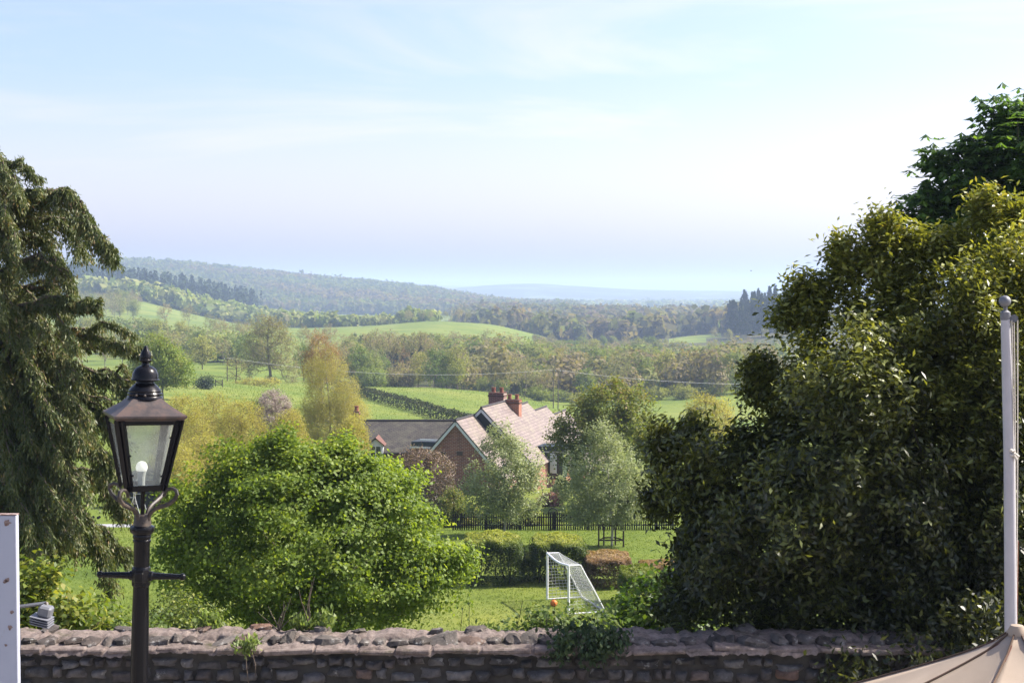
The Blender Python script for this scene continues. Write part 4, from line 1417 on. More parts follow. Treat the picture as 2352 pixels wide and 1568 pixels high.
def build_houses():
    gy = -14.6
    # main house: front wing, taller main range with dark clad gable, big chimney behind
    ap = P(1048, 966, 100)
    th = R(-16)
    base = Vector((ap.x, ap.y, gy))
    h1 = empty("brick_house", base, "red brick house with white bargeboards and a dark clad upper gable below the left chimney", "house", rz=th)
    rz = ap.z - gy
    gable_block(h1, 2.25, 4.2, rz - 2.5, rz, -.5, SLATE, BRICK, right_ext=1.2)
    loc = lambda u, v, D: Matrix.Rotation(-th, 3, 'Z') @ (P(u, v, D) - base)
    a2 = loc(1107, 937, 104.0)
    gable_block(h1, 3.6, 6.2, a2.z - 3.7, a2.z, -.5, SLATE, BRICK, gable_mat=CLAD, y0=a2.y, x0=a2.x, right_ext=.3)
    c1 = loc(1143, 903, 112)
    chimney(h1, (c1.x, c1.y), 1.25, .9, c1.z - 3.5, c1.z, BRICK)
    # dark diaper patches in the gable brickwork are paler headers: small blocked openings
    for (x, z) in ((-.95, -2.35), (.25, -2.3), (-.35, -3.6)):
        m = MB(); m.box((x, -.006, rz + z), (.45, .02, .3)); m.build("brick_patch", plain("grey_brick", (.10, .075, .07), .9, .1), h1)
    window(h1, (3.9, a2.y + 2.6, rz - 5.2), 1.2, 1.3, (1, 0))
    # low dark lean-to between the wing and the dark roof
    l0 = loc(1000, 1010, 101)
    m = MB(); m.box((l0.x - .4, l0.y + .6, l0.z - .35), (2.6, 2.0, .5), None, .04); m.build("flat_roof", plain("grey_felt", (.05, .06, .07), .6, .3), h1)
    m = MB(); m.box((l0.x - .4, l0.y - .44, l0.z - .52), (2.75, .06, .14)); m.box((l0.x - .1, l0.y - .3, l0.z + .02), (1.9, .08, .07)); m.build("fascia", TRIM, h1)
    m = MB(); m.box((l0.x - .4, l0.y + .6, (l0.z - .6) / 2 - .25), (2.5, 1.9, l0.z - .1)); m.build("lean_to_wall", BRICK, h1)
    # low range with dark tiles and dormer
    p = P(950, 966, 106)
    b2 = Vector((p.x, 102.4, gy))
    h2 = empty("tiled_cottage", b2, "low cottage with long dark tiled roof and small white dormer left of the gables", "house")
    rz2 = p.z - gy; x0, x1 = P(813, 966, 106).x - p.x, P(1052, 966, 106).x - p.x
    ez = P(950, 1034, 102.2).z - gy
    w = MB()
    prof = [(0.1, -.5), (7.0, -.5), (7.0, ez), (3.6, rz2 - .1), (0.1, ez)]
    n = 5
    vs = [(x0, y, z) for y, z in prof] + [(x1, y, z) for y, z in prof]
    w.add(vs, [tuple(range(n))[::-1], tuple(range(n, 2 * n))] + [(k, (k + 1) % n, n + (k + 1) % n, n + k) for k in range(n)]); w.build("wall", BRICK, h2)
    sl = (rz2 - ez) / 3.6
    slab("roof", (x0 - .2, -.25, ez - .25 * sl), (x1, -.25, ez - .25 * sl), (x1, 3.6, rz2), (x0 - .2, 3.6, rz2), .07, DARKTILE, h2)
    slab("roof", (x1, 7.4, ez - .2 * sl), (x0 - .2, 7.4, ez - .2 * sl), (x0 - .2, 3.6, rz2), (x1, 3.6, rz2), .07, DARKTILE, h2)
    m = MB(); m.tube([(x0 - .2, 3.6, rz2 + .02), (x1, 3.6, rz2 + .02)], .09, 8); m.build("ridge_tile", RIDGE, h2)
    m = MB(); m.tube([(x0, -.3, ez - .2), (x1 - 2, -.3, ez - .2)], .06, 8); m.build("gutter", RIDGE, h2)
    m = MB(); dp = P(888, 1060, 102.3).x - p.x; m.tube([(dp, .02, ez - .2), (dp, .02, 0)], .045, 8); m.build("downpipe", RIDGE, h2)
    dl = P(863, 1030, 102); dx = dl.x - p.x; dz = dl.z - gy
    d = MB(); hw = .52
    prof = [(-hw, dz - .75), (hw, dz - .75), (hw, dz + .3), (0, dz + .68), (-hw, dz + .3)]
    vs = [(dx + x, -.42, z) for x, z in prof] + [(dx + x, 2.4, z) for x, z in prof]
    d.add(vs, [tuple(range(n)), tuple(range(n, 2 * n))[::-1]] + [(k, n + k, n + (k + 1) % n, (k + 1) % n) for k in range(n)])
    dm = d.build("dormer", TRIM, h2)
    for sg in (-1, 1):
        m = MB()
        A_ = Vector((dx + sg * (hw + .12), .9, dz + .22)); B_ = Vector((dx, .9, dz + .76)); dd = B_ - A_
        m.box((A_ + B_) / 2, (dd.length + .06, 2.9, .07), Matrix.Rotation(-math.atan2(dd.z, dd.x), 3, 'Y')); m.build("dormer_roof", plain("brown_dormer_tile", (.16, .085, .07), .8, .2) if sg > 0 else RIDGE, dm)  # sunward slope coloured lighter than the other, sun and shade put into colour
    window(dm, (dx, -.43, dz - .2), .86, .86)
    cx = P(819, 940, 106).x - p.x
    chimney(h2, (cx, 3.6), .45, .45, rz2 - .6, P(820, 946, 106).z - gy, BRICK, 1)
    # row of three stepped roofs behind, with the orange chimney at its near end
    names = ("tall brick house with pale roof standing directly behind the right chimney", "middle brick house of the stepped row behind the right chimney", "rightmost low roofed house of the stepped row half hidden by the tree")
    apx = [(1211, 925, 116.5), (1255, 934, 122.5), (1299, 942, 128.5)]
    for k, (u, v, D) in enumerate(apx):
        f = P(u, v, D); t3 = R(-14); L_ = 5.6
        b3 = Vector((f.x + math.sin(t3) * L_, f.y - math.cos(t3) * L_, gy - .2 * k))
        h = empty("terraced_house", b3, names[k], "house", "stepped row of brick houses", rz=t3)
        r3 = f.z - b3.z
        gable_block(h, 4.0, L_ - .12, r3 - 4.0, r3, -.5, SLATE, BRICK_OR if k == 0 else BRICK, right_ext=.4)
        window(h, (4.4, 2.6, r3 - 5.6), 1.3, 1.4, (1, 0)); window(h, (1.6, -.005, r3 - 5.2), 1.1, 1.3)
        if k == 0:
            c2 = Matrix.Rotation(-t3, 3, 'Z') @ (P(1179, 919, 110) - b3)
            chimney(h, (c2.x, c2.y), 1.12, .9, c2.z - 3.6, c2.z, BRICK_OR)
            # garden door and white framed porch on the sunny side, glimpsed between the trees
            q = Matrix.Rotation(-t3, 3, 'Z') @ (P(1262, 1140, 108) - b3)
            m = MB()
            for o_ in (-.55, 0, .55): m.box((q.x + o_, q.y, 1.2), (.09, .09, 2.5))
            m.box((q.x, q.y, 2.45), (1.3, .1, .12)); m.box((q.x, q.y, 1.5), (1.2, .06, .06)); m.build("porch", plain("pink_painted_wood", (.5, .27, .2), .7, .2), h)
            m = MB(); m.box((q.x - .1, q.y + .3, 1.2), (.6, .05, 2.0)); m.build("door", TRIM, h)
            m = MB(); q = Matrix.Rotation(-t3, 3, 'Z') @ (P(1265, 1030, 107) - b3)
            m.box((q.x, q.y + 1, q.z), (2.2, 2.2, .35)); m.build("canopy", CLAD, h)
            m = MB(); m.box((q.x, q.y + 1, q.z - 1.3), (1.8, 1.8, 2.0)); m.build("bay", WINGLASS, h)
            m = MB(); m.box((q.x + .2, q.y, q.z - 1.1), (.5, .1, 1.5)); m.box((q.x, q.y, q.z - .25), (2.2, .08, .1)); m.build("bay_frame", TRIM, h)
    # far white cottage
    f = P(1572, 836, 640)
    e = empty("white_cottage", (f.x, f.y, G(f.x, f.y)), "tiny white cottage with grey roofs among the trees on the far side of the valley", "house", rz=R(8))
    zz = f.z - G(f.x, f.y) - .8
    for x0, w_, y0, hh in ((0, 3.6, 0, 0), (6.5, 3.2, 3, -1)):
        m = MB(); prof = [(-w_, -1), (w_, -1), (w_, zz + 1 + hh), (0, zz + 3.4 + hh), (-w_, zz + 1 + hh)]
        vs = [(x0 + x, y0, z) for x, z in prof] + [(x0 + x, y0 + 8, z) for x, z in prof]
        m.add(vs, [tuple(range(5)), tuple(range(5, 10))[::-1]] + [(k, 5 + k, 5 + (k + 1) % 5, (k + 1) % 5) for k in range(5)]); m.build("wall", TRIM, e)
        for sg in (-1, 1):
            m = MB(); A_ = Vector((x0 + sg * (w_ + .4), y0 + 4, zz + .8 + hh)); B_ = Vector((x0, y0 + 4, zz + 3.6 + hh)); dd = B_ - A_
            m.box((A_ + B_) / 2 + Vector((0, 0, .1)), (dd.length + .2, 8.6, .18), Matrix.Rotation(-math.atan2(dd.z, dd.x), 3, 'Y')); m.build("roof", plain("grey_slate", (.2, .19, .2), .6, .3), e)
    m = MB(); m.box((2.5, 4, zz + 3.6), (.9, .9, 2.2)); m.build("chimney", TERRA, e)


build_houses()

# ================================================================== HEDGES, FENCE, GOAL, TREE GUARD
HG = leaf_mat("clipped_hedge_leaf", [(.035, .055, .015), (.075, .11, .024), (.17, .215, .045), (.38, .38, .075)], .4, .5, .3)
HB = leaf_mat("bronze_hedge_leaf", [(.05, .04, .025), (.15, .10, .06), (.28, .17, .10), (.36, .26, .14)], .35, .5, .25)
HY = leaf_mat("golden_hedge_leaf", [(.05, .075, .015), (.10, .14, .02), (.18, .21, .03)], .35, .5, .3)


def hedge_box(name, label, u0, u1, D0, D1, vtop, seed, mat, n, ln, stems=0, bottom=.0, roundness=.2, group=None):
    """short clipped hedge: leaves over a rounded block, with bare stems showing below"""
    r = np.random.default_rng(seed)
    Dm = (D0 + D1) / 2
    x0, x1 = (u0 - U0) / F * Dm, (u1 - U0) / F * Dm
    xc = (x0 + x1) / 2; g = G(xc, Dm)
    ztop = P(u0, vtop, D0).z - g
    e = empty(name, (xc, Dm, g), label, "hedge", group)
    hx, hy = (x1 - x0) / 2, (D1 - D0) / 2
    fz = r.random(n)
    q = r.uniform(-1, 1, (n, 3))
    ax = r.choice(3, n, p=[.25, .4, .35])
    sgn = np.where(r.random(n) < .5, -1, 1)
    dep = 1 - r.random(n) ** 2 * .5
    for k in range(3):
        q[:, k] = np.where(ax == k, (sgn if k < 2 else 1) * dep, q[:, k])
    rad = np.sum(np.abs(q) ** 5, axis=1) ** (1 / 5)
    q = q / np.maximum(rad, 1)[:, None] ** (1 if roundness else 0)
    lump = 1 + .06 * np.sin(q[:, 0] * 9 + seed) * np.cos(q[:, 1] * 7) + .05 * np.sin(q[:, 2] * 8 + q[:, 0] * 6)
    zl = bottom + (ztop - bottom) * (q[:, 2] * .5 * lump + .5)
    c = np.stack([q[:, 0] * hx * lump, q[:, 1] * hy * lump, zl], 1)
    thin = (zl > bottom + .45 * (ztop - bottom)) | (r.random(n) > (.65 if stems else 0))
    c = c[thin]; m_ = len(c)
    qd = leaf_quads(r, c, ln, ln * .6, 'flat', np.array([0, 0, ztop * .4]), rnd=1.0, up=.9)
    lit_top = np.clip((c[:, 2] / ztop - .84) / .14, 0, 1)  # top leaves coloured brighter, standing in for sun on the hedge top
    v = np.clip(.35 * r.random(m_) + .15 * r.random(m_) + .85 * lit_top * (.5 + .5 * r.random(m_)), 0, 1)
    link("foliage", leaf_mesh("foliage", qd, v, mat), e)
    A_, B_, ra, rb = [], [], [], []
    if stems <= 10: return e
    for k in range(stems):
        p = np.array([r.uniform(-hx, hx) * .9, r.uniform(-hy, hy) * .8, -.1])
        for s in range(4):
            t = p + np.array([r.normal() * .12, r.normal() * .12, ztop * .24])
            A_.append(p); B_.append(t); ra.append(.032 - .006 * s); rb.append(.027 - .006 * s); p = t
    me = limb_mesh("stems", np.array(A_), np.array(B_), np.array(ra), np.array(rb), BARK_DARK, .0)
    link("stem", me, e)
    return e


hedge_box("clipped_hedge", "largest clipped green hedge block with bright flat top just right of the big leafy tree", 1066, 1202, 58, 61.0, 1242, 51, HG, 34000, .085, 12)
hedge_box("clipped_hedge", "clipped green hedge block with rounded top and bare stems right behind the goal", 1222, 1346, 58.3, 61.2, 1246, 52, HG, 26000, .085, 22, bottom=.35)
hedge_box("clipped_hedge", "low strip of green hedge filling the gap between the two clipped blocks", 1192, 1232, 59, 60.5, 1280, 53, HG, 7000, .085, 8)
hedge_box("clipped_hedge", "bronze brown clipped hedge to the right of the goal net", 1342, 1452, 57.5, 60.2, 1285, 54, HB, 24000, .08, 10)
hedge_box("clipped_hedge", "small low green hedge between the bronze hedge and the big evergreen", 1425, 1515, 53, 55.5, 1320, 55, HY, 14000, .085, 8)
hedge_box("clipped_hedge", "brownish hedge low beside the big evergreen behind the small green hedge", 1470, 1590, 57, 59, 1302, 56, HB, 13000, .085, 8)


def build_fence():
    D = 78.0
    x0, x1 = (1040 - U0) / F * D, (1545 - U0) / F * D
    root = empty("picket_fence", (0, D, 0), "dark weathered picket fence running in front of the brick houses", "fence")
    r = random.Random(8)
    x = x0; panel = MB(); k = 0
    def flush(a, b):
        nonlocal panel
        za = G(a, D); zb = G(b, D)
        for zz in (.28, .72): panel.tube([(a, .03, za + zz), (b, .03, zb + zz)], .035, 4)
        panel.build("picket_panel", DARKWOOD, root); panel = MB()
        pm = MB(); pm.box((b, .08, zb + .45), (.1, .1, 1.15), None, .01); pm.build("post", DARKWOOD, root)
    a = x
    while x < x1:
        z = G(x, D); h = .95 + r.uniform(-.05, .05)
        w = .037
        lean = r.gauss(0, .012)
        panel.add([(x - w, 0, z), (x + w, 0, z), (x + w + lean, 0, z + h - .07), (x + lean, 0, z + h), (x - w + lean, 0, z + h - .07), (x - w, .018, z), (x + w, .018, z), (x + w + lean, .018, z + h - .07), (x + lean, .018, z + h), (x - w + lean, .018, z + h - .07)],
                  [(0, 1, 2, 3, 4), (9, 8, 7, 6, 5), (0, 5, 6, 1), (1, 6, 7, 2), (2, 7, 8, 3), (3, 8, 9, 4), (4, 9, 5, 0)])
        x += .125; k += 1
        if k % 15 == 0:
            flush(a, x - .06); a = x
    flush(a, x)
    # arched dark garden gate in the fence
    gx = P(1270, 1200, 77.7).x
    e = empty("garden_gate", (gx, 77.75, G(gx, 77.75)), "dark arched garden gate set into the picket fence", "gate")
    fr = MB(); pts = [(-.5, 0, 0), (-.5, 0, 1.1)] + [(-.5 * math.cos(t), 0, 1.1 + .45 * math.sin(t)) for t in np.linspace(.2, 2.94, 9)] + [(.5, 0, 1.1), (.5, 0, 0)]
    fr.tube(pts, .04, 6); fr.build("frame", DARKWOOD, e); e.scale = (.55, 1, .8)
    b = MB()
    for q in np.linspace(-.42, .42, 8): b.box((q, 0, .62), (.085, .025, 1.1 + .3 * (1 - abs(q))))
    b.build("boards", DARKWOOD, e)


build_fence()

NETM = plain("white_net", (.55, .56, .55), .8, .2)
GOALM = plain("white_goal_tube", (.75, .75, .78), .4, .4, var=.1, scale=2)
BALLM = plain("orange_ball", (.75, .20, .03), .45, .4, var=.15)


def build_goal():
    n0 = P(1306, 1409, 52.4); f0 = P(1257, 1375, 55.3)
    n0.z = G(n0.x, n0.y); f0.z = G(f0.x, f0.y)
    root = empty("football_goal", (n0 + f0) / 2, "white tubular football goal with sagging crossbar and net on the lawn", "goal")
    o = (n0 + f0) / 2
    h = 1.83
    N, Fp = n0 - o, f0 - o
    up = Vector((0, 0, h))
    side = (N - Fp).normalized()
    back = Vector((0, 0, 1)).cross(side); 
    if back.x < 0: back = -back
    back = (back + Vector((.15, .1, 0))).normalized()
    t = .045
    for p in (N, Fp):
        m = MB(); m.tube([p, p + up], t, 10); m.build("goal_post", GOALM, root, True)
    m = MB(); m.tube([Fp + up + (N - Fp) * s + Vector((0, 0, -.10 * math.sin(math.pi * s))) for s in np.linspace(0, 1, 9)], t, 10); m.build("crossbar", GOALM, root, True)
    tb, bb = back * .45, back * 1.45
    for p in (N, Fp):
        m = MB(); m.tube([p + up, p + up + tb, p + bb + Vector((0, 0, .03))], .028, 8); m.build("back_stay", GOALM, root, True)
        m = MB(); m.tube([p + Vector((0, 0, .03)), p + bb + Vector((0, 0, .03))], .028, 8); m.build("base_bar", GOALM, root, True)
    m = MB(); m.tube([N + bb + Vector((0, 0, .03)), Fp + bb + Vector((0, 0, .03))], .028, 8); m.build("base_bar", GOALM, root, True)
    m = MB(); m.tube([N + up + tb, Fp + up + tb], .012, 6); m.build("net_rope", NETM, root, True)
    net = MB()
    def grid(a, b, c, d, nu, nv, sag):
        """a-b top edge, d-c bottom edge"""
        f = lambda s, t_: (a * (1 - s) + b * s) * (1 - t_) + (d * (1 - s) + c * s) * t_ + Vector((0, 0, -sag * 4 * s * (1 - s) * (1 - t_ * .8))) + back * (.06 * math.sin(3 * t_ + 2 * s))
        for i in range(nu + 1):
            net.tube([f(i / nu, j / 6) for j in range(7)], .0075, 3, cap=False)
        for j in range(nv + 1):
            net.tube([f(i / 6, j / nv) for i in range(7)], .0075, 3, cap=False)
    grid(N + up + tb, Fp + up + tb, Fp + bb, N + bb, 22, 16, .06)
    grid(N + up, Fp + up, Fp + up + tb, N + up + tb, 22, 4, .1)
    for p in (N, Fp): grid(p + up, p + up + tb, p + bb, p, 7, 15, 0)
    net.build("net", NETM, root)
    b = P(1272, 1383, 54.0); b.z = G(b.x, b.y) + .12
    e = empty("football", b, "small orange ball lying on the lawn in front of the goal", "ball")
    me = bpy.data.meshes.new("shell")
    m = MB(); m.lathe([(.135 * math.sin(t), -.135 * math.cos(t)) for t in np.linspace(.08, 3.06, 12)], 16); m.build("shell", BALLM, e, True)
    m = MB()
    for k in range(3):
        pts = [Vector((.136 * math.cos(a), .136 * math.sin(a), 0)) for a in np.linspace(0, 6.283, 20)]
        rot = Matrix.Rotation(k * 1.05 + .3, 3, 'X') @ Matrix.Rotation(k * .9, 3, 'Y')
        m.tube([rot @ p for p in pts], .006, 4)
    m.build("seam", plain("dark_seam", (.25, .06, .02), .6), e)


build_goal()


def build_guard():
    p = P(1402, 1256, 70); g = G(p.x, 70)
    root = empty("tree_guard", (p.x, 70, g), "square dark timber tree guard round the trunk of the right silvery young tree", "tree guard")
    m_ = plain("timber_stake", (.075, .055, .04), .9, .1)
    for k, (x, y) in enumerate(((-.6, -.35), (-.3, .4), (.62, -.3), (.28, .45))):
        m = MB(); m.box((x, y, .55), (.075, .075, 1.25), None, .008); m.build("stake", m_, root)
    for z in (.36, 1.08):
        m = MB(); m.tube([(-.6, -.35, z), (.62, -.3, z), (.28, .45, z), (-.3, .4, z), (-.6, -.35, z)], .035, 4); m.build("rail", m_, root)


build_guard()

# things glimpsed on the left: bench, swing frame, dark shed, red toy
WOODPALE = plain("weathered_bench_wood", (.30, .16, .09), .8, .2, scale=10)
p = P(143, 1395, 54)
e = empty("garden_bench", (p.x, 54, G(p.x, 54)), "plain brown plank bench on the lawn under the drooping conifer", "bench")
zz = P(143, 1372, 54).z - G(p.x, 54)
m = MB(); m.box((0, 0, zz), (.85, .3, .05), None, .01); m.build("seat", WOODPALE, e)
for x in (-.3, .3):
    m = MB(); m.box((x, 0, (zz - .025) / 2), (.07, .24, zz - .03)); m.build("leg", DARKWOOD, e)
p = P(308, 1206, 88)
e = empty("dark_shed", (p.x, 91, G(p.x, 91)), "dark timber shed half hidden behind the street lamp", "shed")
m = MB(); m.box((0, 0, 1.1), (1.9, 1.6, 2.2)); m.build("wall", DARKWOOD, e)
for sg in (-1, 1):
    m = MB(); m.box((sg * .5, 0, 2.42), (1.15, 1.8, .06), Matrix.Rotation(sg * .45, 3, 'Y')); m.build("roof", RIDGE, e)
m = MB(); m.box((.2, -.82, .95), (.8, .04, 1.85)); m.build("door", plain("shed_door", (.03, .027, .024), .8), e)
e = empty("swing_frame", (p.x + .05, 88, G(p.x, 88)), "grey metal A-frame of a swing in front of the dark shed", "swing")
for y in (-.8, .8):
    m = MB(); m.tube([(-.5, y, 0), (0, y, 1.9), (.5, y, 0)], .03, 6); m.tube([(-.22, y, 1.0), (.22, y, 1.0)], .022, 6); m.build("frame", plain("galvanised", (.4, .4, .42), .5), e)
m = MB(); m.tube([(0, -.85, 1.9), (0, .85, 1.9)], .03, 6); m.build("top_bar", GREY_METAL, e)
for y in (-.2, .2):
    m = MB(); m.tube([(0, y, 1.9), (0, y, .5)], .01, 4); m.build("rope", ROPE, e)
m = MB(); m.box((0, 0, .48), (.2, .46, .03)); m.build("seat", DARKWOOD, e)
p = P(220, 1212, 84)
e = empty("toy", (p.x, 84, G(p.x, 84)), "small bright red toy on the grass seen through the conifer branches", "toy")
zr = p.z - G(p.x, 84)
RED = plain("red_plastic", (.62, .03, .02), .35, .5, var=.1)
m = MB(); m.box((0, 0, zr), (.34, .25, .22), Matrix.Rotation(.3, 3, 'Y'), .06); m.box((-.12, 0, zr + .14), (.12, .2, .2), None, .04); m.build("body", RED, e, True)
m = MB()
for x in (-.18, .18):
    for y in (-.14, .14): m.tube([(x, y - .02, max(zr - .3, .08)), (x, y + .02, max(zr - .3, .08))], .08, 10)
m.box((0, 0, zr - .2), (.3, .2, .2)); m.build("wheels", DARKWOOD, e)
m = MB(); m.box((0, 0, 0), (3.2, 1.0, .02)); pth = m.build("path", plain("pale_concrete", (.34, .34, .36), .8)); pc = P(268, 1219, 80); pth.location = (pc.x, 80, G(pc.x, 80) + .03)
tag(pth, "short pale path beyond the conifer", "path", kind="structure")

# poles, wires, gate, barn
POLEW = plain("weathered_pole", (.10, .085, .07), .9, .1)
WIREM = plain("aluminium_wire", (.5, .5, .5), .5)


def pole(u, D, vt, label):
    x = (u - U0) / F * D; g = G(x, D); h = P(u, vt, D).z - g
    e = empty("utility_pole", (x, D, g - .1), label, "utility pole", "utility poles carrying the wires")
    m = MB(); m.tube([(0, 0, 0), (0, 0, h + .1)], [.12, .085], 8); m.build("shaft", POLEW, e, True)
    m = MB(); m.box((0, 0, h - .35), (1.3, .1, .1)); m.build("crossarm", POLEW, e)
    for q in (-.55, .55):
        m = MB(); m.lathe([(.05, h - .3), (.07, h - .22), (.03, h - .12)], 8, loc=(q, 0, 0)); m.build("insulator", TRIM, e, True)
    return Vector((x, D, g + h - .15))


pa = pole(521, 300, 820, "single wooden utility pole left of the big budding tree")
pb = pole(1271, 318, 847, "left one of the close pair of wooden utility poles above the chimneys")
pc_ = pole(1282, 318, 848, "right one of the close pair of wooden utility poles above the chimneys")
pd = pole(1790, 340, 880, "utility pole at the right end of the wires beside the large evergreen")
for A_, B_, sg, lab in ((pa, pb, 2.2, "left"), (pc_, pd, 1.0, "right")):
    for q in (-.55, .55):
        m = MB(); m.tube([A_.lerp(B_, t) + Vector((0, q, -sg * 4 * t * (1 - t))) for t in np.linspace(0, 1, 30)], .013, 4)
        o = m.build("overhead_wire", WIREM)
        tag(o, f"thin overhead wire crossing the valley to the {lab} of the paired utility poles", "wire", "overhead wires")
p = P(503, 887, 255)
e = empty("field_gate", (p.x, 255, G(p.x, 255)), "small grey wooden field gate beside the single utility pole", "gate")
for x in (-.62, .62):
    m = MB(); m.box((x, 0, .6), (.16, .16, 1.4)); m.build("post", POLEW, e)
m = MB()
for z in (.3, .55, .8, 1.05): m.box((0, 0, z), (1.15, .05, .09))
m.box((0, .04, .68), (1.25, .04, .08), Matrix.Rotation(.55, 3, 'Y')); m.build("bars", POLEW, e)
p = P(1725, 622, 230)
e = empty("bird", p, "tiny dark bird flying in the white sky left of the evergreen tree", "bird")
m = MB(); m.tube([(-.14, 0, 0), (-.08, 0, .02), (0, 0, .03), (.09, 0, .02), (.14, 0, .03), (.17, 0, .02)], [.01, .035, .05, .04, .03, .004], 8); m.build("body", DARKWOOD, e, True)
for sg in (-1, 1):
    m = MB(); m.add([(-.05, 0, .03), (.06, 0, .03), (.02, sg * .14, .10), (-.03, sg * .3, .07), (-.06, sg * .14, .10)], [(0, 1, 2, 3, 4), (4, 3, 2, 1, 0)]); m.build("wing", DARKWOOD, e)
# ================================================================== NEAR TREES
def tips_along(r, line, n, sig, drop=(0, 0)):
    """points scattered along a polyline of (u,v,D), hanging below it"""
    p = np.array([P(*q) for q in line]); s = np.concatenate([[0], np.cumsum(np.linalg.norm(np.diff(p, axis=0), axis=1))])
    t = np.sqrt(r.random(n)) * s[-1]
    q = np.stack([np.interp(t, s, p[:, k]) for k in range(3)], 1) + r.normal(size=(n, 3)) * sig
    q[:, 2] -= r.uniform(*drop, n)
    return q


# ---- drooping dark conifer on the left
YEW = leaf_mat("drooping_needles", [(.04, .06, .02), (.07, .095, .03), (.105, .13, .042), (.16, .165, .058), (.28, .16, .07)], .3, .5, .4)
def build_yew():
    r = np.random.default_rng(77)
    D = 24.0
    bx = P(-70, 900, D).x; base = Vector((bx, D + .8, G(bx, D)))
    H = 11.5
    trunk = np.array([base + Vector((.03 * math.sin(k), -.03 * k, H * k / 9)) for k in range(10)])
    cen = np.array([bx, D + .6])
    A_, B_, ra, rb, C, AX, V = [], [], [], [], [], [], []

    def arm(pts, dens, hang, r0=.05, wig=.04):
        p = np.array(pts, float)
        # smooth the polyline a little
        t = np.linspace(0, 1, len(p)); tt = np.linspace(0, 1, max(6, len(p) * 3))
        q = np.stack([np.interp(tt, t, p[:, k]) for k in range(3)], 1)
        q[1:-1] = (q[:-2] + 2 * q[1:-1] + q[2:]) / 4
        q[1:] += r.normal(size=q[1:].shape) * wig
        seg = np.linalg.norm(np.diff(q, axis=0), axis=1); cum = np.concatenate([[0], np.cumsum(seg)])
        for i in range(len(q) - 1):
            A_.append(q[i]); B_.append(q[i + 1]); ra.append(r0 * (1 - .85 * tt[i])); rb.append(r0 * (1 - .85 * tt[i + 1]))
        n = int(cum[-1] * dens)
        s = cum[-1] * r.uniform(.22, 1.0, n)
        o = np.stack([np.interp(s, cum, q[:, k]) for k in range(3)], 1)
        d0 = unit(np.stack([np.interp(np.minimum(s + .08, cum[-1]), cum, q[:, k]) - np.interp(np.maximum(s - .08, 0), cum, q[:, k]) for k in range(3)], 1))
        side = r.normal(size=(n, 3)) * np.array([.7, .7, .25])
        d = unit(d0 * .75 + side + np.array([0, 0, -1.0]) * r.uniform(.2, 1.0, (n, 1)))
        L_ = hang * r.uniform(.35, 1.0, n) * (1 - .45 * s / cum[-1])
        m = 15
        f = np.repeat(np.arange(n), m); w = r.random(len(f))
        c = o[f] + d[f] * (L_[f] * w)[:, None] + np.array([0, 0, -1.0]) * (L_[f] * .55 * w ** 2)[:, None]
        c = c + r.normal(size=c.shape) * .022
        ax = unit(d[f] * .8 + np.array([0, 0, -.75]) * (.3 + w)[:, None] + r.normal(size=c.shape) * .38)
        C.append(c); AX.append(ax)
        hue = r.random(n)
        V.append(np.clip(.55 * hue[f] + .3 * r.random(len(f)) + .15 * w, 0, 1))

    def E(*pts, k=3, dens=46, hang=.42, r0=.05, sp=.10):
        p = [np.array(P(u, v, D + dd)) for u, v, dd in pts]
        for j in range(k):
            off = r.normal(size=3) * np.array([.04, .35, .5]) * sp * (0 if j == 0 else 3)
            arm([q + off * (i / max(1, len(p) - 1) + .25) for i, q in enumerate(p)], dens, hang, r0)

    E((-70, 470, 0), (-20, 395, -.4), (30, 370, -.7), (60, 384, -.9), (92, 412, -1), k=2, hang=.22)
    E((-60, 520, 0), (20, 450, -.4), (70, 432, -.8), (95, 440, -1), k=3, hang=.34)
    E((-40, 520, 0), (60, 470, -.6), (120, 440, -1), (160, 445, -1.2), (190, 495, -1.4), (222, 545, -1.6), (262, 588, -1.8), k=4, dens=60, hang=.40, sp=.05)
    E((-30, 560, 0), (70, 510, -.2), (130, 500, -.5), (180, 545, -.8), (195, 590, -1), k=3, hang=.45)
    E((-40, 600, .3), (50, 545, .2), (110, 560, 0), (140, 610, 0), k=3, hang=.45)
    E((-50, 660, 0), (60, 600, -.8), (120, 600, -1), (158, 635, -1.2), (172, 680, -1.3), k=3, hang=.4)
    E((-50, 700, 0), (70, 650, .2), (130, 660, 0), (150, 720, 0), k=3, hang=.4)
    E((-50, 760, 0), (70, 690, -1), (150, 690, -1.3), (200, 690, -1.5), (228, 688, -1.6), k=3, dens=60, hang=.2, sp=.06)
    E((-40, 830, 0), (100, 770, 0), (200, 750, -.5), (262, 748, -1), (308, 768, -1.2), k=2, dens=56, hang=.24, sp=.07)
    E((-40, 860, 0), (120, 800, .4), (230, 780, .2), (300, 795, 0), (338, 806, -.2), k=3, dens=56, hang=.26, sp=.07)
    E((-40, 900, 0), (130, 850, -.5), (240, 850, -.8), (300, 880, -1), (318, 910, -1), k=4, hang=.5)
    E((-40, 960, 0), (120, 920, -.3), (220, 930, -.5), (280, 990, -.7), k=4, hang=.55)
    E((-40, 1040, 0), (120, 1000, -.5), (220, 1030, -.8), (272, 1100, -1), k=4, hang=.55)
    E((-40, 1110, 0), (130, 1080, .3), (230, 1110, .3), (290, 1190, .2), k=4, hang=.5)
    E((-40, 1180, 0), (110, 1150, -.5), (200, 1180, -.6), (245, 1270, -.6), (250, 1330, -.5), k=4, hang=.5)
    E((-40, 1230, 1), (140, 1200, 1), (240, 1220, 1.2), (292, 1270, 1.2), k=4, hang=.4)
    # the rest of the crown: arms all round the trunk, kept within the tree's outline
    vv = [380, 440, 520, 580, 640, 700, 760, 800, 900, 1000, 1150, 1290, 1340]
    um = [0, 60, 95, 80, 50, 60, 110, 185, 240, 235, 220, 190, 90]
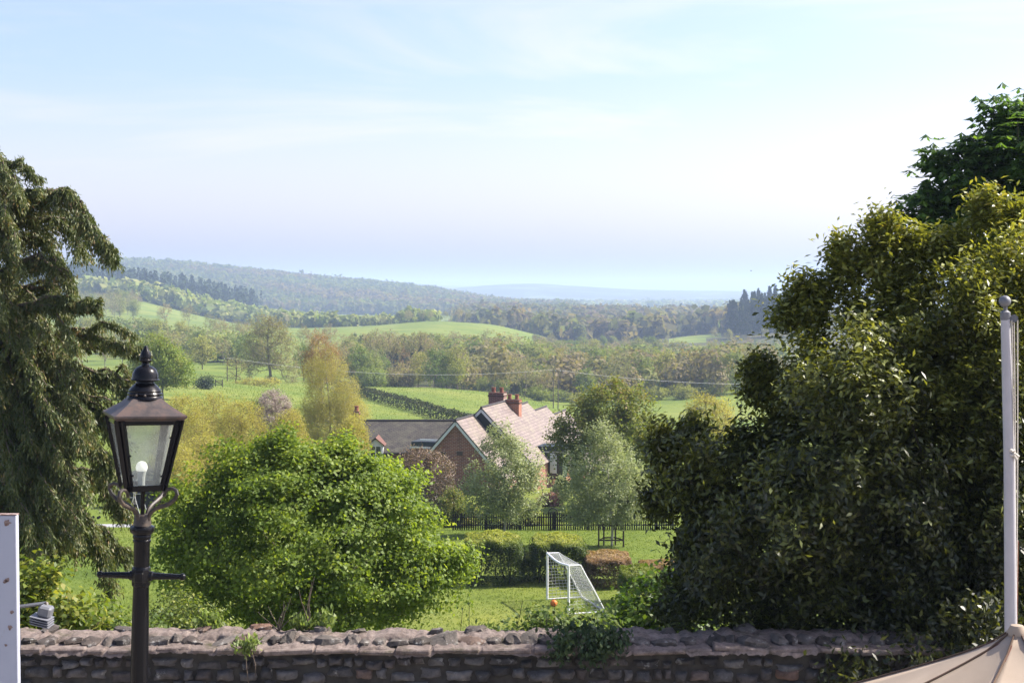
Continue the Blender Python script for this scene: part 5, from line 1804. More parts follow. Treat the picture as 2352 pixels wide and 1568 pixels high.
    for k in range(250):
        v = r.uniform(390, 1330) if k % 4 else r.uniform(900, 1330)
        u = np.interp(v, vv, um) - 12 - abs(r.normal()) * 130
        dd = r.uniform(-2.0, 1.6)
        e = np.array(P(max(u, -330), v, D + dd))
        st = np.array([base.x, base.y, min(e[2] + r.uniform(.2, 1.3), base.z + H - .2)])
        mid = st * .45 + e * .55 + np.array([0, 0, r.uniform(.25, .7)])
        near = st * .75 + e * .25 + np.array([0, 0, r.uniform(.05, .4)])
        arm([st, near, mid, e], 34, .5, .045)
    for k in range(9):
        A_.append(trunk[k]); B_.append(trunk[k + 1]); ra.append(.34 * (1 - k / 9.6)); rb.append(.34 * (1 - (k + 1) / 9.6))
    c = np.concatenate(C); ax = np.concatenate(AX); v = np.concatenate(V)
    n = len(c)
    nr = unit(np.cross(ax, r.normal(size=(n, 3)))); b = np.cross(nr, ax)
    ln = .075 * r.uniform(.7, 1.35, (n, 1)); wd = .02 * r.uniform(.7, 1.3, (n, 1))
    q = np.stack([c - ax * ln * .5, c + b * wd * .5, c + ax * ln * .5, c - b * wd * .5], 1).reshape(-1, 3)
    limb = limb_mesh("trunk", np.array(A_), np.array(B_), np.array(ra), np.array(rb), BARK, .03)
    plant_tree("drooping_conifer", "large dark conifer with drooping sprays filling the left side of the picture", "tree", base, limb, leaf_mesh("crown", q, v, YEW))


build_yew()

# ---- big fresh green broadleaf in the middle left
LIME = leaf_mat("bright_lime_leaf", [(.085, .14, .022), (.14, .21, .034), (.20, .28, .05), (.29, .345, .085)], .5, .55, .35, (1.5, 1.4, .5))
def build_lime():
    D = 28.0
    bx = P(680, 1400, D).x; base = Vector((bx, D, G(bx, D)))
    lobes = [lob(690, 1240, D, 300, 200, 2.3), lob(610, 1110, D, 150, 100, 1.3), lob(760, 1120, D + .4, 160, 95, 1.4), lob(500, 1200, D - .3, 130, 140, 1.2), lob(880, 1190, D, 130, 120, 1.3),
             lob(960, 1270, D - .2, 105, 110, 1.1), lob(1000, 1330, D - .4, 75, 75, .8), lob(425, 1260, D, 75, 110, .9), lob(600, 1330, D - .9, 230, 110, 1.3), lob(830, 1360, D - .6, 170, 90, 1.2),
             lob(560, 1060, D, 60, 52, .6), lob(700, 1050, D, 75, 45, .7), lob(650, 1045, D, 60, 42, .5), lob(470, 1090, D, 60, 55, .6), lob(780, 1070, D + .3, 55, 42, .6), lob(870, 1125, D, 55, 45, .5), lob(940, 1150, D - .2, 50, 40, .5), lob(1040, 1290, D - .3, 40, 50, .4), lob(520, 1420, D - .5, 160, 110, 1.2), lob(800, 1440, D - .4, 180, 90, 1.2)]
    trunk = [base, base + Vector((.1, 0, 1.1)), base + Vector((.05, .1, 2.3)), base + Vector((.0, .1, 3.8)), base + Vector((0, 0, 5.2))]
    r = np.random.default_rng(178)
    for _ in range(46):                      # small uneven clumps break the dome
        l = lobes[r.integers(19)]; d = unit(np.array([r.normal(), r.normal() - .3, r.normal() * .7 + .35]))
        s_ = r.uniform(.18, .38); lobes.append(tuple(np.array(l[:3]) + d * np.array(l[3:6]) * .84) + (s_ * 1.25, s_ * 1.2, s_ * .8))
    ex = []
    for _ in range(130):                     # loose shoots standing out of the crown
        l = lobes[r.integers(len(lobes))]
        d = unit(np.array([r.normal(), r.normal() - .4, abs(r.normal()) * .8 + .05])); p0 = np.array(l[:3]) + d * np.array(l[3:6]) * .85
        for t in (0.0, .12, .24, .36)[:r.integers(2, 5)]: ex.append(p0 + d * t + np.array([0, 0, -.25 * t]))
    def dome(t):                             # uneven slopes, highest left of the middle
        u_ = U0 + F * t[:, 0] / t[:, 1]; v_ = VH - F * t[:, 2] / t[:, 1]
        return v_ > np.interp(u_, [340, 420, 470, 590, 700, 830, 870, 900, 960, 1000, 1070, 1090], [1190, 1125, 1090, 1018, 1026, 1055, 1082, 1096, 1136, 1194, 1240, 1330]) + 12 * np.sin(u_ * .11) + r.normal(size=len(u_)) * 9
    limb, crown = make_tree(78, trunk, lobes, 1250, 62, .125, .080, .062, LIME, BARK, seg=.4, r_tip=.004, mode='flat', shell=.62, up=.5, outw=.5, fold=.18, clump=.5, extra_tips=np.array(ex), stretch=(1.2, 1.2, .7), keep=dome)
    plant_tree("broadleaf_tree", "big rounded bright green broadleaf tree directly right of the street lamp", "tree", base, limb, crown)


build_lime()

# ---- glossy evergreen on the right, new growth bronze yellow; colour also darkens downward to mimic shade
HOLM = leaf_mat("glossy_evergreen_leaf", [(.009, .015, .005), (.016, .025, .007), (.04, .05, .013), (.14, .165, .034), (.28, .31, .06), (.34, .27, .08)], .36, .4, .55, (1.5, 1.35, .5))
def build_holm():
    r = np.random.default_rng(79)
    D = 14.8
    bx = P(2060, 1400, D).x; base = Vector((bx, D + .3, G(bx, D)))
    lobes = [lob(2080, 1120, D, 360, 330, 1.5), lob(2110, 1150, D + .4, 160, 140, .9), lob(2260, 830, D, 260, 260, 1.3), lob(1975, 880, D - .3, 150, 170, 1.2), lob(2150, 710, D, 130, 110, .9), lob(2300, 600, D, 120, 120, .8),
             lob(1890, 1010, D - .5, 140, 180, 1.1), lob(1740, 1180, D - .5, 190, 170, 1.2), lob(1640, 1150, D, 110, 120, .7), lob(1570, 1080, D, 65, 75, .5), lob(1660, 1320, D - .5, 120, 130, 1.0),
             lob(2050, 1400, D - .5, 330, 190, 1.1), lob(2320, 1300, D - .5, 220, 260, 1.1), lob(1850, 1380, D - .3, 170, 130, .9), lob(1825, 800, D, 48, 90, .4), lob(2000, 720, D, 62, 80, .45), lob(2330, 1000, D - .8, 130, 220, .7),
             lob(2230, 1440, D - .9, 250, 130, .6), lob(2080, 1500, D - 1.0, 190, 100, .5), lob(2160, 1545, 12.75, 210, 80, .4), lob(2320, 1470, 12.8, 150, 110, .4), lob(1960, 1545, 12.8, 90, 40, .2), lob(2450, 850, D + .2, 190, 300, 1.2), lob(2430, 1250, D + .2, 180, 280, 1.2)]
    ex = []
    def spike(pts, n, s=.03): ex.append(tips_along(r, [(u, v, D) for u, v in pts], n, s))
    spike([(1840, 740), (1830, 690), (1832, 645)], 26); spike([(1800, 760), (1790, 700)], 14); spike([(1930, 680), (1930, 600), (1927, 552)], 34); spike([(2010, 640), (2022, 560), (2028, 495)], 40, .06)
    spike([(1985, 640), (1980, 590)], 14); spike([(2100, 610), (2090, 560), (2085, 540)], 24); spike([(2180, 590), (2200, 540)], 20); spike([(1880, 720), (1876, 670), (1880, 645)], 18); spike([(2250, 520), (2262, 470), (2270, 450)], 24)
    spike([(1770, 850), (1740, 835), (1728, 850)], 18); spike([(1745, 900), (1715, 890)], 14); spike([(1540, 1030), (1510, 985)], 16); spike([(1580, 1020), (1590, 975)], 16); spike([(1510, 1180), (1490, 1130)], 12)
    spike([(2320, 510), (2350, 480)], 18); spike([(1690, 1040), (1700, 985)], 14); spike([(2140, 620), (2150, 560)], 20)
    for _ in range(60):                      # uneven clumps over the outline
        l = lobes[r.integers(20)]; d = unit(np.array([r.normal() - .25, r.normal() - .4, r.normal() * .7 + .25]))
        s_ = r.uniform(.16, .38); q_ = np.array(l[:3]) + d * np.array(l[3:6]) * .95
        if VH - F * q_[2] / q_[1] > 520 and U0 + F * q_[0] / q_[1] > 1540: lobes.append(tuple(q_) + (s_, s_, s_ * 1.2))
    for _ in range(90):                      # ragged shoots all along the outline
        l = lobes[r.integers(len(lobes))]
        a = r.uniform(.2, 2.9); u_ = U0 + F * l[0] / l[1] + math.cos(a) * l[3] / l[1] * F * .9; v_ = VH - F * l[2] / l[1] - math.sin(a) * l[5] / l[1] * F * .9
        if u_ > 1500 and v_ > 12 + np.interp(u_, [1480, 1560, 1690, 1720, 1790, 1830, 1900, 1990, 2090, 2200, 2350], [1095, 1000, 1010, 925, 850, 735, 688, 640, 600, 572, 515]): spike([(u_, v_ + 25), (u_ + r.normal() * 10, v_ - r.uniform(15, 45))], 9)
    ex = np.concatenate(ex)
    def inside(t):                           # the crown slopes up from lower left to the right edge
        u_ = U0 + F * t[:, 0] / t[:, 1]; v_ = VH - F * t[:, 2] / t[:, 1]
        return v_ > np.interp(u_, [1480, 1560, 1690, 1720, 1790, 1830, 1900, 1990, 2090, 2200, 2350], [1095, 1000, 1010, 925, 850, 735, 688, 640, 600, 572, 515]) + 26 * np.sin(u_ * .09) + r.normal(size=len(u_)) * 10
    trunk = [base, base + Vector((.05, 0, 1.2)), base + Vector((.2, -.1, 2.6)), base + Vector((.4, -.1, 4.0)), base + Vector((.7, 0, 5.4)), base + Vector((.9, 0, 6.5))]
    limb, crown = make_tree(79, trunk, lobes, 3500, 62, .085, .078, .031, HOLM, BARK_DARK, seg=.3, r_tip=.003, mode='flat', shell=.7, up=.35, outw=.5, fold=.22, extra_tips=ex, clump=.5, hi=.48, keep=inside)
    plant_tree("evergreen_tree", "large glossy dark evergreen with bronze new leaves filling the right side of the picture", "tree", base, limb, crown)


build_holm()

# ---- horse chestnut behind it
CHEST = leaf_mat("chestnut_leaf", [(.025, .06, .014), (.05, .105, .022), (.095, .17, .032), (.16, .24, .05)], .55, .5, .3)
def build_chestnut():
    D = 25.0
    bx = P(2500, 900, D).x; base = Vector((bx, D + 1, G(bx, D)))
    lobes = [lob(2420, 380, D, 190, 160, 1.8), lob(2310, 430, D, 130, 120, 1.2), lob(2190, 430, D, 85, 75, .8), lob(2120, 490, D, 62, 55, .6), lob(2230, 500, D, 110, 80, .9), lob(2290, 270, D, 42, 48, .45), lob(2170, 370, D, 52, 36, .45), lob(2250, 345, D, 55, 40, .5), lob(2350, 280, D, 42, 55, .5),
             lob(2165, 540, D, 50, 30, .4), lob(2350, 320, D, 80, 70, .8), lob(2480, 600, D, 260, 200, 2), lob(2500, 860, D, 240, 220, 2.2)]
    trunk = [base, base + Vector((0, 0, 3)), base + Vector((-.2, 0, 6)), base + Vector((-.3, 0, 9)), base + Vector((-.3, 0, 12))]
    r = np.random.default_rng(80)
    tips = ell(r, lobes, 1800, .8)
    A_, B_, ra, rb, td = grow(r, trunk, tips, .45, .006)
    limb = limb_mesh("trunk", A_, B_, ra, rb, BARK_DARK)
    # palmate leaves: seven leaflets drooping from one point
    nl = 5
    hub = np.repeat(tips, 6, 0) + r.normal(size=(len(tips) * 6, 3)) * .13
    n = len(hub)
    q = []; vs = []
    tilt = r.normal(size=(n, 3)) * .35
    cv = np.repeat(r.random(len(tips)), 6)
    for k in range(nl):
        a = 2 * np.pi * k / nl + r.uniform(0, 6.28, n)[:, None].repeat(1, 1)[:, 0] * 0 + np.linspace(0, 6.28, n)
        d = unit(np.stack([np.cos(a), np.sin(a), np.full(n, -.55)], 1) + tilt)
        c = hub + d * .085
        side = unit(np.cross(d, np.array([0, 0, 1.0]))); nr = np.cross(side, d)
        L_ = .17 * r.uniform(.8, 1.2, (n, 1)); W = .075 * r.uniform(.8, 1.2, (n, 1))
        q.append(np.stack([c - d * L_ * .5, c + side * W * .5 + d * L_ * .15 - nr * .01, c + d * L_ * .5, c - side * W * .5 + d * L_ * .15 - nr * .01], 1).reshape(-1, 3))
        vs.append(np.clip(cv * .6 + r.random(n) * .4, 0, 1))
    crown = leaf_mesh("crown", np.concatenate(q), np.concatenate(vs), CHEST)
    plant_tree("chestnut_tree", "tall dark green chestnut tree rising behind the evergreen at the upper right", "tree", base, limb, crown)


build_chestnut()

# ---- trees round the houses
SILV = leaf_mat("silvery_young_leaf", [(.16, .19, .09), (.23, .27, .13), (.31, .35, .18), (.40, .43, .26)], .45, .5, .3, (1.2, 1.2, .75))
MAPLE = leaf_mat("green_and_orange_leaf", [(.065, .09, .022), (.11, .15, .035), (.17, .205, .05), (.24, .23, .06), (.33, .19, .07)], .48, .5, .3)
PURP = leaf_mat("dusky_pink_leaf", [(.045, .055, .034), (.08, .08, .055), (.20, .14, .11), (.32, .22, .16)], .3, .5, .3)
YELL = leaf_mat("yellow_spring_leaf", [(.25, .21, .085), (.35, .31, .095), (.43, .41, .11), (.35, .37, .10)], .48, .6, .2, (1.2, 1.15, .5))
BIRCH = leaf_mat("birch_catkin_leaf", [(.30, .26, .10), (.39, .35, .115), (.46, .43, .14), (.36, .37, .11)], .48, .6, .2, (1.15, 1.1, .6))
BLOSS = leaf_mat("pale_blossom", [(.30, .23, .20), (.40, .33, .29), (.48, .42, .38)], .35, .7, .2, (1.1, 1.05, 1.0))
BRIGHTG = leaf_mat("bright_valley_leaf", [(.10, .15, .03), (.16, .22, .04), (.22, .28, .05), (.28, .24, .07)], .4, .6, .2)


def at(u, D):
    x = (u - U0) / F * D
    return Vector((x, D, G(x, D)))


def simple_tree(name, label, cat, u, D, lobes, ntips, per, sig, ln, wd, lm, bm, seed, top, lean=0, group=None, trunks=1, **kw):
    b = at(u, D)
    h = P(u, top, D).z - b.z
    trunk = [b + Vector((lean * t ** 1.5 + .02 * h * math.sin(seed + 5 * t), .02 * h * math.cos(seed + 4 * t), h * t * .92)) for t in (0, .12, .25, .4, .55, .7, .85, 1)]
    limb, crown = make_tree(seed, trunk, [lob(*l[:2], D + (l[5] if len(l) > 5 else 0), l[2], l[3], l[4]) for l in lobes], ntips, per, sig, ln, wd, lm, bm, **kw)
    return plant_tree(name, label, cat, b, limb, crown, group)


simple_tree("young_tree", "silvery green young tree left of its twin in front of the brick gable", "tree", 1158, 75, [(1155, 1085, 85, 85, 1.8), (1150, 1020, 42, 55, .9), (1110, 1130, 60, 55, 1.2), (1205, 1120, 62, 60, 1.3), (1155, 1170, 85, 38, 1.6), (1195, 1060, 50, 50, 1.0), (1140, 995, 22, 22, .4)],
            420, 40, .16, .125, .08, SILV, BARK_PALE, 201, 980, seg=.35, r_tip=.006, outw=.4, group="pair of silvery young trees")
simple_tree("young_tree", "silvery green young tree standing inside the timber guard", "tree", 1402, 70, [(1395, 1090, 85, 85, 1.8), (1385, 1020, 50, 55, 1.0), (1340, 1130, 55, 60, 1.1), (1445, 1120, 55, 55, 1.1), (1395, 1165, 85, 40, 1.6), (1450, 1165, 45, 35, .8), (1375, 985, 25, 22, .4), (1340, 1185, 45, 28, .7), (1340, 1050, 40, 40, .7)],
            460, 40, .155, .12, .075, SILV, BARK_PALE, 202, 975, seg=.35, r_tip=.007, outw=.4, group="pair of silvery young trees")
simple_tree("garden_tree", "large green tree with orange shoots covering the right end of the houses", "tree", 1420, 90, [(1420, 1060, 120, 130, 3), (1400, 940, 80, 60, 2), (1340, 1000, 70, 65, 1.8), (1300, 1010, 48, 50, 1.2), (1470, 990, 65, 60, 1.8), (1510, 1060, 60, 80, 1.8), (1430, 895, 50, 30, 1), (1355, 915, 35, 28, .8), (1480, 930, 28, 28, .6), (1290, 950, 25, 22, .5), (1300, 1080, 35, 45, .8)],
            800, 44, .23, .17, .115, MAPLE, BARK, 203, 880, seg=.5, r_tip=.007, clump=.5, hi=.25)
simple_tree("garden_shrub", "dusky pinkish shrub in front of the brick gable", "shrub", 975, 86, [(975, 1110, 68, 75, 1.6), (960, 1065, 48, 38, 1.1), (1010, 1080, 38, 45, 1), (985, 1150, 75, 45, 1.6), (930, 1085, 26, 32, .7), (1000, 1190, 70, 40, 1.4)],
            900, 26, .16, .11, .065, PURP, BARK_DARK, 204, 1040, seg=.35, r_tip=.006, hi=.5)
simple_tree("leafy_shrub", "grey green shrub low between the pinkish shrub and the left silvery tree", "shrub", 1040, 80, [(1040, 1170, 40, 50, 1), (1070, 1190, 40, 35, .8), (1010, 1200, 40, 30, .8)], 320, 26, .15, .11, .07, MAPLE, BARK_DARK, 205, 1140, seg=.35)
simple_tree("dark_shrub", "dark green shrub behind the big bright tree beside the low brick wall of the cottage", "shrub", 885, 92, [(885, 1085, 35, 25, .8), (865, 1095, 30, 25, .7)], 240, 26, .15, .12, .075, HG, BARK_DARK, 206, 1068, seg=.4)
simple_tree("yellow_tree", "yellow budding tree left of the evergreen above the valley floor", "tree", 1625, 125, [(1625, 965, 62, 55, 2.4), (1610, 930, 35, 32, 1.2), (1660, 950, 30, 40, 1.2), (1640, 1010, 60, 30, 2)], 650, 16, .19, .15, .085, YELL, BARK_GREY, 207, 905, seg=.5, r_tip=.008)
simple_tree("orange_shrub", "small shrub with reddish orange leaves under the yellow tree", "shrub", 1660, 100, [(1655, 1020, 38, 32, 1.2), (1600, 1040, 40, 25, 1.0)], 260, 18, .18, .13, .085, MAPLE, BARK_DARK, 208, 1000, seg=.4, hi=.6)
# planting along the fence, in front of the houses
FLOW = leaf_mat("pink_flower", [(.05, .08, .03), (.10, .12, .05), (.30, .12, .15), (.42, .25, .26)], .3, .6, .2)
for k, (u, v, ru, rv, D, mt, lab) in enumerate(((1085, 1190, 34, 22, 82, HG, "dark green shrub behind the left end of the picket fence"), (1215, 1195, 34, 20, 81, MAPLE, "grey green shrub behind the fence between the two silvery trees"),
        (1262, 1150, 26, 20, 92, FLOW, "pink flowering plant before the house wall between the two silvery trees"), (1330, 1185, 40, 26, 83, HG, "dark shrub behind the fence left of the tree guard"), (1350, 1150, 24, 16, 90, FLOW, "pink and red flowering bush behind the tree in the guard"),
        (1480, 1165, 45, 45, 84, HG, "dark shrub behind the fence right of the tree guard"), (1160, 1203, 40, 14, 79.5, HG, "low dark planting at the foot of the fence under the left silvery tree"), (1290, 1120, 20, 26, 96, SILV, "pale climbing shrub against the orange house wall"))):
    simple_tree("garden_shrub", lab, "shrub", u, D, [(u, v, ru, rv, 1.2), (u - ru * .4, v + rv * .4, ru * .7, rv * .7, 1), (u + ru * .4, v + rv * .4, ru * .7, rv * .7, 1)], 170, 24, .13, .12, .08, mt, BARK_DARK, 270 + k, v - rv * .6, seg=.35, r_tip=.006)
# yellow thicket on the left: several shrubs
for k, (u, v, ru, rv, D, lab) in enumerate(((420, 990, 70, 85, 108, "yellow budding shrub closest to the lantern glass"), (490, 970, 65, 70, 122, "yellow budding shrub second from the lantern in the thicket"), (555, 985, 62, 72, 112, "brownish yellow shrub left of the pale blossom tree"),
                                            (470, 1060, 85, 60, 96, "lower yellow shrub in front of the thicket just above the bright tree"), (640, 1040, 70, 45, 104, "sparse yellow shrub under the pale blossom tree"), (400, 1080, 60, 60, 92, "low yellow shrub right beside the lantern foot"), (730, 1060, 80, 45, 110, "yellow shrub at the foot of the tall birch"), (812, 1010, 32, 58, 101, "yellow shrub hiding the left end of the dark tiled roof"), (665, 1000, 40, 60, 112, "thin yellow shrub between the blossom tree and the birch"))):
    simple_tree("budding_shrub", lab, "shrub", u, D, [(u, v, ru, rv, 2.6), (u - ru * .4, v + rv * .3, ru * .7, rv * .7, 2), (u + ru * .4, v + rv * .2, ru * .7, rv * .7, 2), (u, v - rv * .5, ru * .6, rv * .5, 1.6), (u, v + rv * .8, ru, rv * .5, 2)],
                1000, 24, .19, .10, .055, YELL, BARK, 220 + k, v - rv * .8, seg=.45, r_tip=.008, mode='rand', group="yellow thicket beyond the big bright tree")
simple_tree("blossom_tree", "pale pinkish white blossom tree left of the tall birch", "tree", 628, 118, [(632, 950, 45, 55, 1.6), (618, 925, 30, 30, 1), (655, 965, 25, 40, .9), (612, 975, 30, 40, 1)], 620, 20, .13, .10, .07, BLOSS, BARK, 230, 905, seg=.45, r_tip=.007, mode='rand')
simple_tree("green_shrub", "dark green shrub tucked behind the pale blossom tree", "shrub", 590, 124, [(590, 945, 22, 40, .8), (600, 990, 30, 40, 1)], 220, 20, .16, .12, .075, HG, BARK, 231, 910, seg=.45)
simple_tree("birch_tree", "tall yellow birch with fine hanging twigs left of the dark tiled roof", "tree", 752, 128, [(750, 900, 42, 75, 1.8), (762, 980, 72, 65, 2.8), (730, 1000, 45, 60, 2), (812, 980, 48, 62, 2.2), (722, 860, 26, 42, 1), (775, 850, 26, 32, 1), (740, 815, 24, 25, .8), (790, 925, 36, 40, 1.5), (720, 930, 28, 45, 1.3), (800, 1040, 45, 40, 1.6), (700, 985, 36, 58, 1.8), (812, 955, 36, 50, 1.8), (822, 1010, 34, 50, 1.8), (808, 900, 22, 30, 1.2)],
            3200, 30, .18, .10, .04, BIRCH, BARK_PALE, 232, 795, seg=.45, r_tip=.006, mode='droop', stretch=(1, 1, 1.7), jit=.5, updir=.3)
simple_tree("budding_tree", "orange brown budding tree peeping over the top of the yellow birch", "tree", 735, 190, [(735, 805, 32, 40, 1.8), (760, 820, 26, 30, 1.5), (715, 830, 26, 30, 1.5), (735, 850, 40, 40, 2)], 480, 18, .25, .19, .1, RUST, BARK_GREY, 233, 765, seg=.7, r_tip=.01, mode='rand')
simple_tree("spreading_tree", "big spreading tree with pinkish buds and ivy at its foot standing in the pasture", "tree", 618, 330, [(618, 790, 52, 62, 4.5), (590, 800, 36, 42, 3), (655, 810, 40, 48, 3.5), (600, 745, 34, 26, 2.6), (635, 750, 30, 24, 2.4), (672, 850, 28, 30, 2.5), (575, 840, 22, 28, 2)], 900, 16, .45, .30, .16, TW, BARK_GREY, 234, 722, seg=1.2, r_tip=.03, mode='rand', thick=.1)
simple_tree("ivy_bush", "dark ivy bush at the foot of the big spreading tree", "bush", 628, 327, [(628, 878, 12, 13, .8), (616, 872, 6, 14, .5)], 60, 12, .3, .35, .22, IVY, BARK_DARK, 235, 862, seg=1)
simple_tree("green_tree", "bright green rounded tree directly behind the top of the street lamp", "tree", 375, 190, [(380, 840, 52, 48, 3), (340, 830, 38, 50, 2.6), (415, 855, 32, 35, 2), (350, 790, 34, 24, 1.8), (385, 808, 28, 22, 1.6), (320, 860, 40, 40, 2)], 750, 26, .32, .24, .16, BRIGHTG, BARK, 236, 772, seg=.8, r_tip=.01)
simple_tree("dark_bush", "dark rounded bush in the pasture right of the bright green tree", "bush", 465, 235, [(468, 880, 22, 14, 1.4), (480, 876, 10, 12, 1)], 120, 12, .35, .3, .2, IVY, BARK_DARK, 237, 864, seg=1)
simple_tree("pear_tree", "small bare fruit tree beside the single utility pole", "tree", 541, 290, [(541, 845, 26, 24, 2), (530, 825, 16, 18, 1.3), (555, 840, 16, 16, 1.3)], 170, 6, .3, .2, .1, TW, BARK_DARK, 238, 805, seg=.9, r_tip=.02, mode='rand')
simple_tree("gorse_bank", "bank of yellow flowering scrub left of the big spreading tree", "scrub", 590, 290, [(575, 880, 38, 8, 1.5), (620, 876, 26, 8, 1.5), (545, 886, 20, 7, 1.2)], 220, 12, .3, .25, .16, YELL, BARK_DARK, 239, 872, seg=1.2)
for k, (u, v, ru, rv, D, lab) in enumerate(((850, 868, 38, 25, 342, "rounded pale green bush at the left end of the near field top edge"), (920, 865, 36, 30, 348, "rounded grey brown bush at the middle of the near field top edge"))):
    simple_tree("round_bush", lab, "bush", u, D, [(u, v, ru, rv, 4), (u - ru * .4, v + 5, ru * .6, rv * .7, 3), (u + ru * .4, v + 4, ru * .6, rv * .7, 3)], 420, 12, .42, .4, .24, FRESH if k == 0 else TW, BARK_GREY, 250 + k, v - rv * .8, seg=1.2, r_tip=.02)

# ---- shrubs between the evergreen and the lawn
BRIGHTLEAF = leaf_mat("yellow_green_shrub_leaf", [(.03, .06, .01), (.06, .11, .015), (.11, .18, .025), (.19, .24, .04)], .4, .45, .35)  # dark green to yellow green leaf tones, mixed at random
MAHON = leaf_mat("pale_shrub_leaf", [(.05, .085, .02), (.09, .14, .035), (.14, .19, .06), (.22, .25, .06)], .38, .5, .3)


def low_shrub(name, label, u, D, lobes, ntips, per, sig, ln, wd, mat, seed, cat="shrub", **kw):
    b = at(u, D)
    trunk = [b, b + Vector((0, 0, .3)), b + Vector((.02, 0, .8)), b + Vector((0, .02, 1.3))]
    limb, crown = make_tree(seed, trunk, [lob(l[0], l[1], D + (l[5] if len(l) > 5 else 0), l[2], l[3], l[4]) for l in lobes], ntips, per, sig, ln, wd, mat, BARK_DARK, seg=.25, r_tip=.003, **kw)
    return plant_tree(name, label, cat, b, limb, crown)


low_shrub("leafy_shrub", "yellow green shrub in front of the left foot of the evergreen", 1500, 20, [(1510, 1400, 90, 75, .8), (1440, 1430, 60, 50, .6), (1580, 1420, 70, 60, .7), (1500, 1470, 130, 45, .7), (1550, 1345, 50, 40, .5)], 420, 16, .10, .09, .06, BRIGHTLEAF, 301)
low_shrub("leafy_shrub", "dark leafy shrub with arching shoots behind the wall under the goal", 1350, 19, [(1330, 1440, 60, 38, .5), (1270, 1455, 55, 28, .4), (1390, 1455, 50, 35, .5), (1180, 1462, 60, 20, .4), (1240, 1425, 35, 25, .3), (1120, 1468, 45, 18, .3)], 260, 12, .09, .075, .045, MAHON, 302)
low_shrub("golden_shrub", "bright yellow green shrub behind the left end of the wall beside the white post", 90, 16, [(75, 1390, 50, 45, .5), (50, 1330, 35, 40, .4), (105, 1320, 22, 22, .25), (130, 1300, 18, 14, .2), (150, 1410, 45, 35, .4), (90, 1430, 80, 30, .5), (230, 1425, 60, 25, .4)], 240, 14, .085, .085, .055, leaf_mat("golden_leaf", [(.07, .11, .02), (.12, .17, .03), (.21, .23, .04), (.32, .30, .05)], .45, .5, .3), 303)
low_shrub("leafy_shrub", "pale green shrub along the wall top behind the lamp post", 250, 17, [(215, 1425, 55, 32, .4), (270, 1435, 40, 24, .35), (190, 1440, 60, 20, .4), (330, 1440, 60, 18, .4)], 200, 14, .08, .06, .035, MAHON, 304)
low_shrub("leafy_shrub", "dark shrub at the lower left skirt of the big bright tree", 400, 22, [(400, 1400, 55, 50, .6), (450, 1430, 75, 35, .6), (365, 1430, 40, 30, .4)], 260, 14, .085, .06, .035, HG, 305)


# ---- self-sown plants along the top of the wall
def sprout(name, label, u, v, D, h, nst, seed, mat, leaf, bend=.3, bare=False, cat="plant"):
    r = np.random.default_rng(seed)
    b = P(u, v, D)
    e = empty(name, b, label, cat)
    A_, B_, ra, rb, lc = [], [], [], [], []
    for k in range(nst):
        p = np.zeros(3); d = np.array([r.normal() * bend, r.normal() * bend * .5, 1.0]); d /= np.linalg.norm(d)
        L_ = h * r.uniform(.55, 1.1); ns = 6
        for s in range(ns):
            t = p + d * L_ / ns
            A_.append(p); B_.append(t); w = .0075 * (1 - s / ns * .75) * (h / .5) ** .5; ra.append(w); rb.append(w * .88)
            nl = (1 if s > 1 else 0) if bare else (3 if s > 0 else 1)
            for _ in range(nl): lc.append(p + (t - p) * r.random() + r.normal(size=3) * (leaf * .35 if not bare else leaf * .2))
            p = t; d = d + r.normal(size=3) * np.array([.22, .18, .08]) * (1 if not bare else .6); d /= np.linalg.norm(d)
        if not bare:
            for _ in range(5): lc.append(p + r.normal(size=3) * leaf * .4)
    link("stem", limb_mesh("stem", np.array(A_), np.array(B_), np.array(ra), np.array(rb), BARK, 0.0), e)
    lc = np.array(lc)
    q = leaf_quads(r, lc, leaf, leaf * (.42 if not bare else .6), 'up', np.array([0, 0, 0.0]), jit=.7)
    link("leaves", leaf_mesh("leaves", q, r.random(len(lc)), mat), e)
    return e


SPR = leaf_mat("pale_wall_plant_leaf", [(.12, .17, .05), (.18, .24, .07), (.26, .31, .11)], .4, .5, .3)
sprout("wall_plant", "pale green rosette plant growing on the wall top right of the lamp post", 478, 1447, 13.55, .16, 9, 401, SPR, .075, .6)
sprout("wall_plant", "pale leafy sprig on the wall top below the middle of the big bright tree", 690, 1447, 13.5, .14, 8, 402, SPR, .07, .6)
sprout("wall_plant", "pale leafy sprig with longer stems right of the middle sprig on the wall top", 745, 1447, 13.5, .2, 6, 403, SPR, .07, .5)
sprout("bare_plant", "bundle of bare bent stems standing on the wall before the big bright tree", 640, 1449, 13.5, .42, 6, 404, SPR, .02, .35, True)
sprout("bare_plant", "two tall bare stems rising from the wall right of the bent bundle", 710, 1447, 13.5, .55, 3, 405, SPR, .02, .15, True)
hp = sprout("hanging_plant", "small green plant growing out of the wall face below its ledge", 565, 1500, 12.88, .17, 9, 406, SPR, .06, .6)
hs = MB(); hs.tube([(0, 0, 0), (.01, -.03, -.12), (.03, -.02, -.3), (.045, -.01, -.42)], .004, 5); hs.tube([(.06, 0, 0), (.09, -.02, -.1), (.085, -.01, -.2)], .003, 5)
hs.build("root", BARK, hp)
